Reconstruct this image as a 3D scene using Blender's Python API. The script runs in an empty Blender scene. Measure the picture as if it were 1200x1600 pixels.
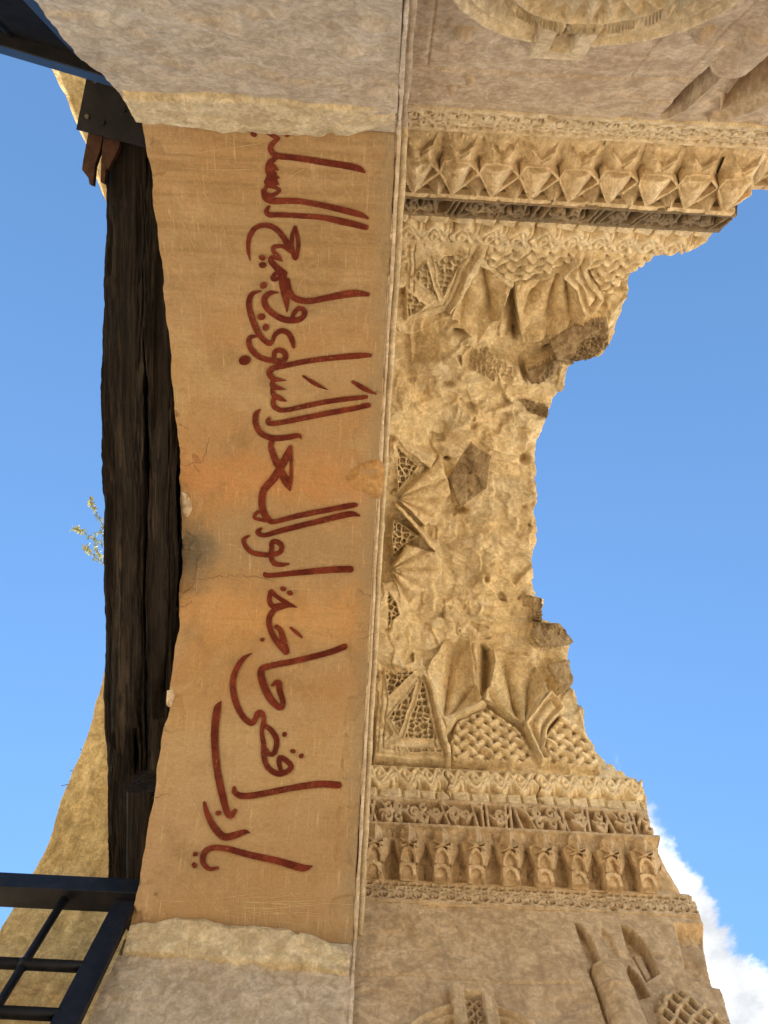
import bpy, math, random
import numpy as np
from mathutils import Matrix, Vector
random.seed(7); rng = np.random.default_rng(11)
S = bpy.context.scene; C = S.collection
# ------------------------------------------------------------------ camera
# world: X across the wall (picture right), Y along the opening (picture down), Z up; the lens stands at the origin looking up
F, CX, CY = 1200.0, 600.0, 800.0
def _ray(p):
    p = np.asarray(p, float)
    return np.concatenate([(p-np.array([CX, CY]))/F, np.ones(p.shape[:-1]+(1,))], -1)
_z = _ray([600.5, 600.]); _z /= np.linalg.norm(_z)
_x = np.cross(_ray([557., 1400.]), _z); _x /= np.linalg.norm(_x)
if _x[0] < 0: _x = -_x
R3 = np.stack([_x, np.cross(_z, _x), _z])
def wray(p): return _ray(p)@R3.T
def proj(w):
    c = np.asarray(w)@R3
    return c[..., :2]/c[..., 2:3]*F+np.array([CX, CY])
def onX(p, X): d = wray(p); return d*(X/d[..., 0:1])
def onY(p, Y): d = wray(p); return d*(Y/d[..., 1:2])
def onZ(p, Z): d = wray(p); return d*(Z/d[..., 2:3])
cd = bpy.data.cameras.new('camera'); cam = bpy.data.objects.new('camera', cd); C.objects.link(cam)
m = np.eye(4); m[:3, 0] = R3[:, 0]; m[:3, 1] = -R3[:, 1]; m[:3, 2] = -R3[:, 2]
cam.matrix_world = Matrix(m.tolist())
cd.sensor_fit = 'VERTICAL'; cd.sensor_height = 36.0; cd.lens = 36.0*F/1600.0
cd.clip_start = 0.05; cd.clip_end = 5000
S.camera = cam
S.render.resolution_x, S.render.resolution_y = 768, 1024
# ------------------------------------------------------------------ light
SUN_EL, SUN_AZ = math.radians(52), math.radians(94)      # azimuth from +X towards +Y
sd = np.array([math.cos(SUN_EL)*math.cos(SUN_AZ), math.cos(SUN_EL)*math.sin(SUN_AZ), math.sin(SUN_EL)])
W = bpy.data.worlds.new('World'); S.world = W; W.use_nodes = True
sun = bpy.data.lights.new('sun', 'SUN'); sun.energy = 4.6; sun.angle = math.radians(0.53); sun.color = (1.0, 0.94, 0.84)
so = bpy.data.objects.new('sun', sun); C.objects.link(so)
so.rotation_euler = Vector(sd.tolist()).to_track_quat('Z', 'Y').to_euler(); so.location = (-20, 12, 30)
S.view_settings.view_transform = 'Standard'; S.view_settings.look = 'None'
S.view_settings.gamma = 1.0; S.view_settings.exposure = 1.92; S.view_settings.use_curve_mapping = False
S.cycles.max_bounces = 8; S.cycles.diffuse_bounces = 6

class NT:
    def __init__(s, tree): s.t = tree; tree.nodes.clear()
    def n(s, typ, **kw):
        o = s.t.nodes.new(typ)
        for k, v in kw.items():
            if k.startswith('i_'):
                key = k[2:]; key = int(key) if key.isdigit() else key.replace('_', ' ')
                s.put(o.inputs[key], v)
            else: setattr(o, k, v)
        return o
    def put(s, sock, v):
        if hasattr(v, 'is_output') or isinstance(v, bpy.types.NodeSocket): s.t.links.new(v, sock)
        else: sock.default_value = v
    def math(s, op, a, b=None, c=None, clamp=False):
        o = s.n('ShaderNodeMath', operation=op, use_clamp=clamp)
        for i, v in enumerate((a, b, c)):
            if v is not None: s.put(o.inputs[i], v)
        return o.outputs[0]
    def noise(s, vec, scale, detail=4, rough=.55, dist=0.0):
        o = s.n('ShaderNodeTexNoise'); s.put(o.inputs['Vector'], vec); o.inputs['Scale'].default_value = scale
        o.inputs['Detail'].default_value = detail; o.inputs['Roughness'].default_value = rough; o.inputs['Distortion'].default_value = dist
        return o.outputs['Fac']
    def ss(s, x, a, b, lo=0., hi=1.):
        o = s.n('ShaderNodeMapRange', interpolation_type='SMOOTHSTEP'); s.put(o.inputs['Value'], x)
        for k, v in (('From Min', a), ('From Max', b), ('To Min', lo), ('To Max', hi)): s.put(o.inputs[k], v)
        return o.outputs['Result']
    def mix(s, f, a, b, bt='MIX'):
        o = s.n('ShaderNodeMix', data_type='RGBA', blend_type=bt); s.put(o.inputs[0], f); s.put(o.inputs[6], a); s.put(o.inputs[7], b)
        return o.outputs[2]
    def vscale(s, v, sc):
        o = s.n('ShaderNodeMapping'); s.put(o.inputs['Vector'], v); o.inputs['Scale'].default_value = sc; return o.outputs[0]

# sky: Nishita with scattered cumulus
t = NT(W.node_tree)
sky = t.n('ShaderNodeTexSky', sky_type='NISHITA', sun_disc=False, sun_elevation=SUN_EL, sun_rotation=math.radians(90)-SUN_AZ)
sky.air_density = 1.0; sky.dust_density = 0.02; sky.ozone_density = 4.5; sky.altitude = 400
tc = t.n('ShaderNodeTexCoord'); sep = t.n('ShaderNodeSeparateXYZ'); t.put(sep.inputs[0], tc.outputs['Generated'])
zz = t.math('MAXIMUM', sep.outputs[2], 0.06)
qx = t.math('DIVIDE', sep.outputs[0], zz); qy = t.math('DIVIDE', sep.outputs[1], zz)
cv = t.n('ShaderNodeCombineXYZ'); t.put(cv.inputs[0], qx); t.put(cv.inputs[1], qy); cv.inputs[2].default_value = 3.7
n1 = t.noise(cv.outputs[0], 5.5, 10, .66, .3)
n2 = t.noise(cv.outputs[0], 9.0, 6, .6)
# a bank of cumulus stands to the lower right (+X +Y) and thins out towards the zenith
bank = t.math('MINIMUM', t.math('SUBTRACT', t.math('SUBTRACT', qy, t.math('MULTIPLY', qx, 1.2)), .06), t.math('MULTIPLY', t.math('SUBTRACT', qx, .345), 1.8))
fld = t.math('ADD', t.math('MULTIPLY', t.math('SUBTRACT', n1, .5), .55), t.math('MULTIPLY', t.math('MINIMUM', bank, .15), 1.9))
cm = t.ss(fld, .02, .10)
shade = t.ss(n2, .32, .64, .62, 1.0)
cl = t.n('ShaderNodeCombineColor'); 
for i, k in enumerate((4.5, 4.62, 4.8)): t.put(cl.inputs[i], t.math('MULTIPLY', shade, k))
bg = t.n('ShaderNodeBackground'); t.put(bg.inputs['Color'], t.mix(cm, t.mix(1.0, sky.outputs[0], (.86, 1.03, 1.02, 1), 'MULTIPLY'), cl.outputs[0])); bg.inputs['Strength'].default_value = 0.074
wo = t.n('ShaderNodeOutputWorld'); t.t.links.new(bg.outputs[0], wo.inputs['Surface'])
W.cycles.sampling_method = 'MANUAL'; W.cycles.sample_map_resolution = 512

# ------------------------------------------------------------------ noise in numpy
_tab = rng.random((256, 256))
def vn(x, y):
    xi = np.floor(x).astype(int); yi = np.floor(y).astype(int); fx = x-xi; fy = y-yi
    fx = fx*fx*fx*(fx*(fx*6-15)+10); fy = fy*fy*fy*(fy*(fy*6-15)+10)
    g = lambda a, b: _tab[a & 255, b & 255]
    return (g(xi, yi)*(1-fx)+g(xi+1, yi)*fx)*(1-fy)+(g(xi, yi+1)*(1-fx)+g(xi+1, yi+1)*fx)*fy
def fbm(x, y, sc, o=4, g=.5):
    r = 0; a = 1; tot = 0
    for i in range(o):
        r = r+a*(vn(x*sc+17.3*i, y*sc-9.1*i)-.5)*2; tot += a; a *= g; sc *= 2.03
    return r/tot
def ridged(x, y, sc, o=4):
    r = 0; a = 1; tot = 0
    for i in range(o):
        r = r+a*(1-np.abs(vn(x*sc+5.7*i, y*sc+3.3*i)*2-1)); tot += a; a *= .5; sc *= 2.1
    return r/tot
def voro(x, y, jit=.85):
    xi = np.floor(x).astype(int); yi = np.floor(y).astype(int)
    d1 = np.full(x.shape, 9.); d2 = np.full(x.shape, 9.)
    for a in (-1, 0, 1):
        for b in (-1, 0, 1):
            cx = xi+a; cy = yi+b
            px = cx+.5+jit*(_tab[cx & 255, cy & 255]-.5); py = cy+.5+jit*(_tab[(cy+91) & 255, (cx+37) & 255]-.5)
            d = np.hypot(x-px, y-py); n = d < d1
            d2 = np.where(n, d1, np.minimum(d2, d)); d1 = np.where(n, d, d1)
    return d1, d2-d1
def sst(x, a, b): u = np.clip((x-a)/(b-a), 0, 1); return u*u*(3-2*u)
def sdf(P, poly):
    P = np.asarray(P); poly = np.asarray(poly, float); x = P[..., 0]; y = P[..., 1]
    d = np.full(x.shape, 1e9); ins = np.zeros(x.shape, bool); n = len(poly)
    for i in range(n):
        a = poly[i]; b = poly[(i+1) % n]; e = b-a; L = e@e+1e-12
        tt = np.clip(((x-a[0])*e[0]+(y-a[1])*e[1])/L, 0, 1)
        d = np.minimum(d, np.hypot(x-a[0]-tt*e[0], y-a[1]-tt*e[1]))
        if a[1] != b[1]:
            c = ((a[1] > y) != (b[1] > y)) & (x < (b[0]-a[0])*(y-a[1])/(b[1]-a[1])+a[0]); ins ^= c
    return np.where(ins, -d, d)
def crom(pts, n=8):
    P = np.asarray(pts, float); P = np.vstack([2*P[0]-P[1], P, 2*P[-1]-P[-2]]); out = []
    for i in range(1, len(P)-2):
        for k in range(n):
            u = k/n; out.append(.5*((2*P[i])+(-P[i-1]+P[i+1])*u+(2*P[i-1]-5*P[i]+4*P[i+1]-P[i+2])*u*u+(-P[i-1]+3*P[i]-3*P[i+1]+P[i+2])*u**3))
    out.append(P[-2]); return np.array(out)

# ------------------------------------------------------------------ materials
def stone(name, c1, c2, c3, pit=.35, bump=.5, streak=0., sc=1.0, soot=None, rough=.92, var=1.0):
    M = bpy.data.materials.new(name); M.use_nodes = True; t = NT(M.node_tree)
    pos = t.n('ShaderNodeNewGeometry').outputs['Position']
    a = t.ss(t.noise(pos, 1.1*sc, 5, .6, .4), .34, .66); b = t.ss(t.noise(pos, 4.3*sc, 6, .65, .3), .36, .66)
    col = t.mix(a, (*c1, 1), (*c2, 1)); col = t.mix(t.math('MULTIPLY', b, .65), col, (*c3, 1))
    f = t.noise(pos, 38*sc, 5, .7); col = t.mix(1.0, col, t.n('ShaderNodeCombineColor', i_0=t.ss(f, .28, .72, .82, 1.15), i_1=t.ss(f, .28, .72, .81, 1.15), i_2=t.ss(f, .28, .72, .80, 1.15)).outputs[0], 'MULTIPLY')
    md_ = t.noise(pos, 10*sc, 7, .7, 1.0); col = t.mix(1.0, col, t.n('ShaderNodeCombineColor', i_0=t.ss(md_, .36, .66, .80, 1.16), i_1=t.ss(md_, .36, .66, .77, 1.17), i_2=t.ss(md_, .36, .66, .72, 1.18)).outputs[0], 'MULTIPLY')
    blo = t.ss(t.noise(pos, 2.3*sc, 6, .68, .8), .52, .66); col = t.mix(t.math('MULTIPLY', blo, .4*var), col, (c1[0]*.62, c1[1]*.58, c1[2]*.52, 1))
    wh = t.ss(t.noise(t.vscale(pos, (7, 7, 3)), 1.0, 7, .72, .6), .56, .68); col = t.mix(t.math('MULTIPLY', wh, .45*var), col, (min(c2[0]*1.28, .8), min(c2[1]*1.28, .74), min(c2[2]*1.3, .62), 1))
    if streak:
        s_ = t.ss(t.noise(t.vscale(pos, (9, 9, .9)), 1.6, 4, .6), .5, .72); col = t.mix(t.math('MULTIPLY', s_, streak), col, (c1[0]*.45, c1[1]*.43, c1[2]*.42, 1))
    pt = t.ss(t.noise(pos, 70*sc, 3, .6), .66, .74); col = t.mix(t.math('MULTIPLY', pt, pit), col, (c1[0]*.35, c1[1]*.32, c1[2]*.28, 1))
    if soot is not None:
        col = t.mix(t.math('MULTIPLY', t.ss(t.noise(pos, 2.2, 5, .6, .5), .36, .56), soot), col, (.085, .075, .06, 1))
    h = t.math('ADD', t.math('MULTIPLY', t.noise(pos, 13*sc, 7, .72), 1.1), t.math('MULTIPLY', t.noise(pos, 75*sc, 4, .65), .35))
    h = t.math('SUBTRACT', h, t.math('MULTIPLY', pt, .3))
    bp = t.n('ShaderNodeBump'); bp.inputs['Strength'].default_value = bump; bp.inputs['Distance'].default_value = .03; t.put(bp.inputs['Height'], h)
    p = t.n('ShaderNodeBsdfPrincipled'); t.put(p.inputs['Base Color'], col); p.inputs['Roughness'].default_value = rough
    p.inputs['Specular IOR Level'].default_value = .2; t.put(p.inputs['Normal'], bp.outputs[0])
    o = t.n('ShaderNodeOutputMaterial'); t.t.links.new(p.outputs[0], o.inputs[0]); M['nt'] = 1
    return M
M_core = stone('fresh_limestone', (.80, .67, .44), (.84, .74, .53), (.75, .58, .33), .45, .8, var=1.5)
M_rub1 = stone('pale_grey_limestone', (.78, .67, .46), (.82, .73, .54), (.71, .57, .36), .4, .8)
M_rub2 = stone('ochre_limestone', (.76, .61, .37), (.80, .68, .45), (.69, .52, .28), .45, .8)
M_carv = stone('carved_limestone', (.69, .55, .36), (.75, .62, .42), (.60, .46, .28), .35, .45)
M_vcarv = stone('vault_limestone', (.77, .64, .42), (.81, .70, .49), (.70, .55, .33), .3, .5)
M_wallN = stone('pinkish_wall_stone', (.52, .40, .28), (.60, .48, .345), (.45, .33, .22), .4, .4, .25)
M_wallS = stone('brown_wall_stone', (.51, .375, .235), (.58, .445, .29), (.45, .32, .19), .4, .4, .3)
M_sbrown = stone('brown_carved_stone', (.56, .42, .26), (.62, .48, .31), (.48, .35, .21), .35, .45)
M_soot = stone('sooty_carved_stone', (.42, .30, .17), (.46, .34, .2), (.34, .24, .14), .4, .45, 0, 1., .6)
M_frag = stone('grey_weathered_stone', (.38, .285, .175), (.44, .35, .22), (.31, .23, .14), .4, .8)
M_jamb = stone('grey_plaster', (.53, .43, .32), (.61, .51, .385), (.46, .36, .255), .3, .45, .2, var=.6)
M_imp = stone('pale_rough_plaster', (.72, .58, .37), (.78, .66, .45), (.58, .44, .26), .4, .9)
M_back = stone('yellow_ochre_stone', (.64, .46, .20), (.70, .53, .26), (.50, .34, .14), .4, .7, .35)
M_lime = stone('pale_lime_mortar', (.68, .56, .42), (.74, .62, .48), (.55, .42, .28), .3, .6)
M_patch = stone('orange_plaster', (.46, .27, .115), (.50, .32, .15), (.42, .235, .09), .2, .25)
M_ground = stone('dusty_ground', (.50, .40, .27), (.56, .46, .32), (.44, .34, .22), .3, .6, 0, .4)

def plaster(name, paint=False):
    M = bpy.data.materials.new(name); M.use_nodes = True; t = NT(M.node_tree)
    pos = t.n('ShaderNodeNewGeometry').outputs['Position']; sp = t.n('ShaderNodeSeparateXYZ'); t.put(sp.inputs[0], pos)
    X, Y = sp.outputs[0], sp.outputs[1]
    a = t.ss(t.noise(pos, 1.3, 5, .6, .6), .36, .64)
    col = t.mix(a, (.40, .24, .11, 1), (.42, .285, .16, 1))
    g = t.ss(t.noise(t.vscale(pos, (1, 1, 1)), 2.6, 6, .65, .5), .5, .72); col = t.mix(t.math('MULTIPLY', g, .7), col, (.27, .178, .087, 1))
    g2 = t.ss(t.noise(pos, 1.7, 6, .7, 1.2), .54, .66); col = t.mix(t.math('MULTIPLY', g2, .5), col, (.47, .345, .185, 1))
    # orange-red wash bands left by old damp, running across the arch
    def bandm(yc, w): return t.ss(t.math('ABSOLUTE', t.math('ADD', t.math('SUBTRACT', Y, yc), t.math('MULTIPLY', t.math('SUBTRACT', t.noise(pos, 3.0, 4), .5), .5))), w, 0.0)
    col = t.mix(t.math('MULTIPLY', bandm(.75, .26), .5), col, (.55, .25, .10, 1))
    col = t.mix(t.math('MULTIPLY', bandm(1.83, .3), .5), col, (.60, .31, .11, 1))
    col = t.mix(t.math('MULTIPLY', bandm(1.3, .32), .6), col, (.33, .25, .16, 1))
    col = t.mix(t.math('MULTIPLY', bandm(-.9, .5), .35), col, (.34, .23, .115, 1)); col = t.mix(t.math('MULTIPLY', bandm(2.75, .45), .3), col, (.52, .38, .20, 1))
    dk = t.math('MULTIPLY', t.ss(t.noise(t.vscale(pos, (1.2, 16, 16)), 1.0, 6, .7, .4), .42, .62), t.ss(Y, .2, -1.2)); col = t.mix(t.math('MULTIPLY', dk, .55), col, (.235, .145, .065, 1))
    lt = t.ss(t.noise(pos, 3.6, 7, .74, .9), .52, .66); col = t.mix(t.math('MULTIPLY', lt, .42), col, (.50, .34, .19, 1)); lo_ = t.ss(t.noise(pos, 6.5, 7, .74, 1.2), .55, .67); col = t.mix(t.math('MULTIPLY', lo_, .4), col, (.275, .175, .09, 1))
    # grey mould patch at the outer edge near the crown
    dx = t.math('ADD', X, 1.38); dy = t.math('SUBTRACT', Y, 1.38)
    r = t.math('SQRT', t.math('ADD', t.math('MULTIPLY', t.math('MULTIPLY', dx, dx), 2.6), t.math('MULTIPLY', dy, dy)))
    mm = t.ss(t.math('ADD', r, t.math('MULTIPLY', t.math('SUBTRACT', t.noise(pos, 5, 6, .7), .5), .5)), .36, .08)
    col = t.mix(t.math('MULTIPLY', mm, .9), col, (.16, .135, .10, 1))
    # grime along the carved edge
    eg = t.ss(t.math('ADD', X, t.math('MULTIPLY', t.math('SUBTRACT', t.noise(pos, 7, 5, .7), .5), .22)), -.17, -.03)
    col = t.mix(t.math('MULTIPLY', eg, .6), col, (.30, .235, .15, 1))
    # fine brushing and scrapes
    st = t.noise(t.vscale(pos, (3, 60, 60)), 1.0, 5, .7); st2 = t.noise(t.vscale(pos, (70, 4, 4)), 1.0, 4, .7)
    col = t.mix(t.math('MULTIPLY', t.ss(st, .46, .7), .5), col, (.36, .23, .10, 1))
    col = t.mix(t.math('MULTIPLY', t.ss(st2, .56, .76), .5), col, (.72, .54, .31, 1))
    f = t.noise(pos, 55, 5, .7); mul = t.n('ShaderNodeCombineColor', i_0=t.ss(f, .28, .72, .87, 1.10), i_1=t.ss(f, .28, .72, .87, 1.10), i_2=t.ss(f, .28, .72, .86, 1.10)).outputs[0]
    pt = t.ss(t.noise(pos, 48, 4, .6), .68, .75)
    if paint:
        v = t.ss(t.noise(pos, 7.0, 6, .7), .36, .66)
        pc = t.mix(v, (.090, .010, .003, 1), (.185, .030, .012, 1))
        worn = t.math('MULTIPLY', t.math('MULTIPLY', t.ss(t.noise(pos, 60, 5, .8), .54, .72), t.ss(t.noise(pos, 3.5, 3, .6), .36, .6)), .75)
        worn = t.math('MAXIMUM', worn, t.math('MULTIPLY', t.ss(st2, .70, .82), .3))
        col = t.mix(worn, pc, col)
    col = t.mix(1.0, col, mul, 'MULTIPLY')
    col = t.mix(t.math('MULTIPLY', pt, .3), col, (.2, .13, .06, 1))
    h = t.math('ADD', t.math('MULTIPLY', t.noise(pos, 9, 6, .65), .6), t.math('MULTIPLY', t.noise(pos, 90, 3, .6), .15))
    h = t.math('SUBTRACT', h, t.math('MULTIPLY', st2, .12))
    bp = t.n('ShaderNodeBump'); bp.inputs['Strength'].default_value = .3; bp.inputs['Distance'].default_value = .03; t.put(bp.inputs['Height'], h)
    p = t.n('ShaderNodeBsdfPrincipled'); t.put(p.inputs['Base Color'], col); p.inputs['Roughness'].default_value = .8
    p.inputs['Specular IOR Level'].default_value = .25; t.put(p.inputs['Normal'], bp.outputs[0])
    o = t.n('ShaderNodeOutputMaterial'); t.t.links.new(p.outputs[0], o.inputs[0])
    return M
M_plas = plaster('ochre_plaster'); M_paint = plaster('red_brown_paint', True)

def timber():
    M = bpy.data.materials.new('charred_timber'); M.use_nodes = True; t = NT(M.node_tree)
    pos = t.n('ShaderNodeNewGeometry').outputs['Position']
    gr = t.noise(t.vscale(pos, (34, 1.6, 34)), 1.0, 7, .7, .8); lg = t.noise(t.vscale(pos, (6, .7, 6)), 1.0, 5, .6, .5)
    col = t.mix(t.ss(gr, .38, .66), (.004, .003, .003, 1), (.026, .017, .012, 1)); col = t.mix(t.math('MULTIPLY', t.math('MULTIPLY', t.ss(lg, .48, .68), t.ss(gr, .4, .62)), .75), col, (.085, .064, .050, 1))  # paler tone on the grain ridges paints in grey-brown highlights
    col = t.mix(t.math('MULTIPLY', t.ss(t.noise(pos, 26, 4, .7), .68, .76), .5), col, (.16, .11, .07, 1))
    bp = t.n('ShaderNodeBump'); bp.inputs['Strength'].default_value = .9; bp.inputs['Distance'].default_value = .03; t.put(bp.inputs['Height'], t.math('ADD', gr, t.math('MULTIPLY', lg, .8)))
    p = t.n('ShaderNodeBsdfPrincipled'); t.put(p.inputs['Base Color'], col); p.inputs['Roughness'].default_value = .72; t.put(p.inputs['Normal'], bp.outputs[0])
    p.inputs['Specular IOR Level'].default_value = .2
    o = t.n('ShaderNodeOutputMaterial'); t.t.links.new(p.outputs[0], o.inputs[0]); return M
M_wood = timber()
def simple(name, c1, c2, rough=.5, metal=0., sc=9., bump=.15, spec=.3):
    M = bpy.data.materials.new(name); M.use_nodes = True; t = NT(M.node_tree)
    pos = t.n('ShaderNodeNewGeometry').outputs['Position']; n = t.noise(pos, sc, 6, .7); n_ = t.noise(pos, sc*9, 3, .6)
    col = t.mix(t.ss(n, .35, .7), (*c1, 1), (*c2, 1)); bp = t.n('ShaderNodeBump'); bp.inputs['Strength'].default_value = bump; bp.inputs['Distance'].default_value = .01; t.put(bp.inputs['Height'], t.math('ADD', n, t.math('MULTIPLY', n_, .4)))
    p = t.n('ShaderNodeBsdfPrincipled'); t.put(p.inputs['Base Color'], col); p.inputs['Roughness'].default_value = rough; p.inputs['Metallic'].default_value = metal; p.inputs['Specular IOR Level'].default_value = spec; t.put(p.inputs['Normal'], bp.outputs[0])
    o = t.n('ShaderNodeOutputMaterial'); t.t.links.new(p.outputs[0], o.inputs[0]); return M
M_steel = simple('black_gate_paint', (.005, .006, .009), (.015, .014, .018), .45, spec=.18)
M_sheet = simple('matt_black_sheet', (.005, .005, .006), (.012, .011, .011), .85, spec=.04)
M_bolt = simple('rusty_bolt', (.07, .06, .05), (.16, .13, .10), .6)
M_splint = simple('reddish_split_wood', (.035, .014, .008), (.075, .03, .015), .8, 0, 20, .6)
M_leaf = simple('grey_green_leaf', (.34, .42, .24), (.44, .50, .33), .7)
M_bloom = simple('pale_yellow_bloom', (.62, .62, .30), (.72, .72, .45), .7)
M_twig = simple('dry_twig', (.10, .075, .045), (.17, .13, .08), .9)
M_scr = simple('scratched_plaster', (.50, .35, .18), (.60, .45, .26), .9)
M_crack = simple('crack_dirt', (.10, .07, .04), (.16, .11, .06), .95)

# ------------------------------------------------------------------ object helpers
def link(o, parent=None):
    C.objects.link(o)
    if parent is not None:
        o.parent = parent
        if parent.type == 'EMPTY': o.location = -Vector(parent.location)
    return o
def thing(name, label, cat, loc=(0, 0, 0), group=None):
    o = bpy.data.objects.new(name, None); C.objects.link(o); o.location = loc; o.empty_display_size = .2
    o['label'] = label; o['category'] = cat
    if group: o['group'] = group
    return o
def mesh(name, V, Fc, mat, parent=None, smooth=False, kind=None):
    me = bpy.data.meshes.new(name)
    me.from_pydata(np.asarray(V, float).tolist(), [], [list(map(int, f)) for f in Fc]); me.materials.append(mat)
    if smooth: me.polygons.foreach_set('use_smooth', np.ones(len(me.polygons), bool))
    me.update(); o = link(bpy.data.objects.new(name, me), parent)
    if kind: o['kind'] = kind
    return o
def fast(name, V, Q, mat, parent=None, smooth=True):
    me = bpy.data.meshes.new(name); V = np.asarray(V, np.float32); Q = np.asarray(Q, np.int32)
    me.vertices.add(len(V)); me.vertices.foreach_set('co', V.ravel())
    me.loops.add(Q.size); me.loops.foreach_set('vertex_index', Q.ravel())
    k = Q.shape[1]; me.polygons.add(len(Q)); me.polygons.foreach_set('loop_start', np.arange(0, Q.size, k, dtype=np.int32))
    me.polygons.foreach_set('loop_total', np.full(len(Q), k, np.int32))
    me.polygons.foreach_set('use_smooth', np.full(len(Q), smooth, bool))
    me.materials.append(mat); me.update(calc_edges=True); me.validate()
    return link(bpy.data.objects.new(name, me), parent)
def quads(n, m_):
    i = np.arange(n*m_).reshape(n, m_); return np.stack([i[:-1, :-1], i[:-1, 1:], i[1:, 1:], i[1:, :-1]], -1).reshape(-1, 4)
def sub(name, V, Q, sel, mat, parent, smooth=True):
    q = Q[sel]; u, inv = np.unique(q, return_inverse=True)
    return fast(name, V[u], inv.reshape(q.shape), mat, parent, smooth)
def gridobj(name, P, mat, parent=None, smooth=True):
    n, m_ = P.shape[:2]; return fast(name, P.reshape(-1, 3), quads(n, m_), mat, parent, smooth)
def box(name, lo, hi, mat, parent=None, bevel=0.):
    (a, b, c), (d, e, f) = lo, hi
    V = [(a, b, c), (d, b, c), (d, e, c), (a, e, c), (a, b, f), (d, b, f), (d, e, f), (a, e, f)]
    o = mesh(name, V, [(3, 2, 1, 0), (4, 5, 6, 7), (0, 1, 5, 4), (1, 2, 6, 5), (2, 3, 7, 6), (3, 0, 4, 7)], mat, parent)
    if bevel:
        md = o.modifiers.new('bevel', 'BEVEL'); md.width = bevel; md.segments = 2
    return o
def tube(name, pts, rad, mat, parent=None, n=8, cap=True):
    P = np.asarray(pts, float); r = np.broadcast_to(np.asarray(rad, float), (len(P),)); T = np.gradient(P, axis=0); T /= np.linalg.norm(T, axis=1)[:, None]
    V = []; up = np.array([.31, .17, .93])
    for p, tt, rr in zip(P, T, r):
        a = np.cross(tt, up); a /= np.linalg.norm(a); b = np.cross(tt, a)
        for k in range(n): V.append(p+rr*(math.cos(2*math.pi*k/n)*a+math.sin(2*math.pi*k/n)*b))
    Fc = [(i*n+k, i*n+(k+1) % n, (i+1)*n+(k+1) % n, (i+1)*n+k) for i in range(len(P)-1) for k in range(n)]
    if cap: Fc += [tuple(range(n))[::-1], tuple((len(P)-1)*n+k for k in range(n))]
    return mesh(name, V, Fc, mat, parent, True)
def prism(name, YZ, x0, x1, mat, parent=None):
    n = len(YZ); V = [(x0, y, z) for y, z in YZ]+[(x1, y, z) for y, z in YZ]
    Fc = [tuple(range(n)), tuple(range(2*n-1, n-1, -1))]+[(i, i+n, (i+1) % n+n, (i+1) % n) for i in range(n)]
    o = mesh(name, V, Fc, mat, parent); return o

GZ = -1.55                      # ground below the lens
# ------------------------------------------------------------------ ground
g = mesh('ground', [(-900, -900, GZ), (900, -900, GZ), (900, 900, GZ), (-900, 900, GZ)], [(0, 1, 2, 3)], M_ground); g['kind'] = 'structure'

# ------------------------------------------------------------------ painted arch
arch = thing('painted_arch', 'ochre plastered arch painted with red Arabic lettering between the two piers', 'arch', (-.75, 1.1, GZ))
JN, JS = -1.45, 3.70
_sy = np.array([-1.45, -.985, -.349, .456, 1.057, 1.561, 2.265, 2.781, 3.259, 3.70]); _sz = np.array([4.795, 5.048, 5.385, 5.682, 5.80, 5.80, 5.608, 5.28, 4.925, 4.60])
_pf = np.polyfit(_sy, _sz, 5)
def soffZ(y): return np.polyval(_pf, y)
def soffN(y):
    d = np.polyval(np.polyder(_pf), y); n = np.stack([-d, np.ones_like(d)], -1); return n/np.linalg.norm(n, axis=-1, keepdims=True)
ny, nx = 620, 190
yy = np.linspace(JN, JS, ny); uu = np.linspace(0, 1, nx)
chip = -1.5+.018*fbm(yy, yy*0, 6, 4)+.03*np.maximum(0, fbm(yy, yy*0+4, 3.5, 4)-.15)
XX = chip[:, None]*(1-uu[None])+(-.016+.012*fbm(yy, yy*0+9, 5, 5, .65))[:, None]*uu[None]; YY = np.broadcast_to(yy[:, None], XX.shape)
def soffH(X, Y):  # undulating hand-laid plaster; flakes lost along the edge
    h = .014*fbm(X, Y, 1.6, 3)+.005*fbm(X+3, Y, 7, 4)
    fl = sst(fbm(X, Y+7, 4.2, 4)-(.25+1.6*np.clip(X+1.5, 0, 1)), 0, .03); h = h+.014*fl
    fl2 = sst(fbm(X+5, Y+2, 3.2, 4)-(.18-6*np.clip(X+.16, -1, 0)), 0, .04); return h+.012*fl2
N2 = soffN(YY); h = soffH(XX, YY); Zs = soffZ(YY)
soffit = gridobj('soffit', np.stack([XX, YY+N2[..., 0]*h, Zs+N2[..., 1]*h], -1), M_plas, arch)
# body of the wall above and beside the arch
ys = np.linspace(JN, JS, 60); up = [(y, soffZ(y)+.035) for y in ys]
prism('wall_above', [(-3.3, 4.3)]+[(JN-.03, 4.3)]+up+[(JS+.03, 4.3), (5.6, 4.3), (5.6, 8.1), (-3.3, 8.1)], -1.47, -.014, M_jamb, arch)
for nm, x in (('outer_rim', -1.5), ('inner_rim', -.012)):    # the plaster turns up over both edges of the arch
    xx = (chip if x < -1 else XX[:, -1])[::4]; k = np.linspace(0, 1, 5)
    y4 = yy[::4]; n4 = soffN(y4); P = np.zeros((len(y4), 5, 3)); hh = h[::4, 0 if x < -1 else -1]
    for j in range(5):
        P[:, j, 0] = xx+(.03 if x < -1 else -.02)*k[j]; P[:, j, 1] = y4+n4[:, 0]*(hh+.5*k[j]); P[:, j, 2] = soffZ(y4)+n4[:, 1]*(hh+.5*k[j])
    gridobj(nm, P, M_lime if x > -1 else M_imp, arch)
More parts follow.
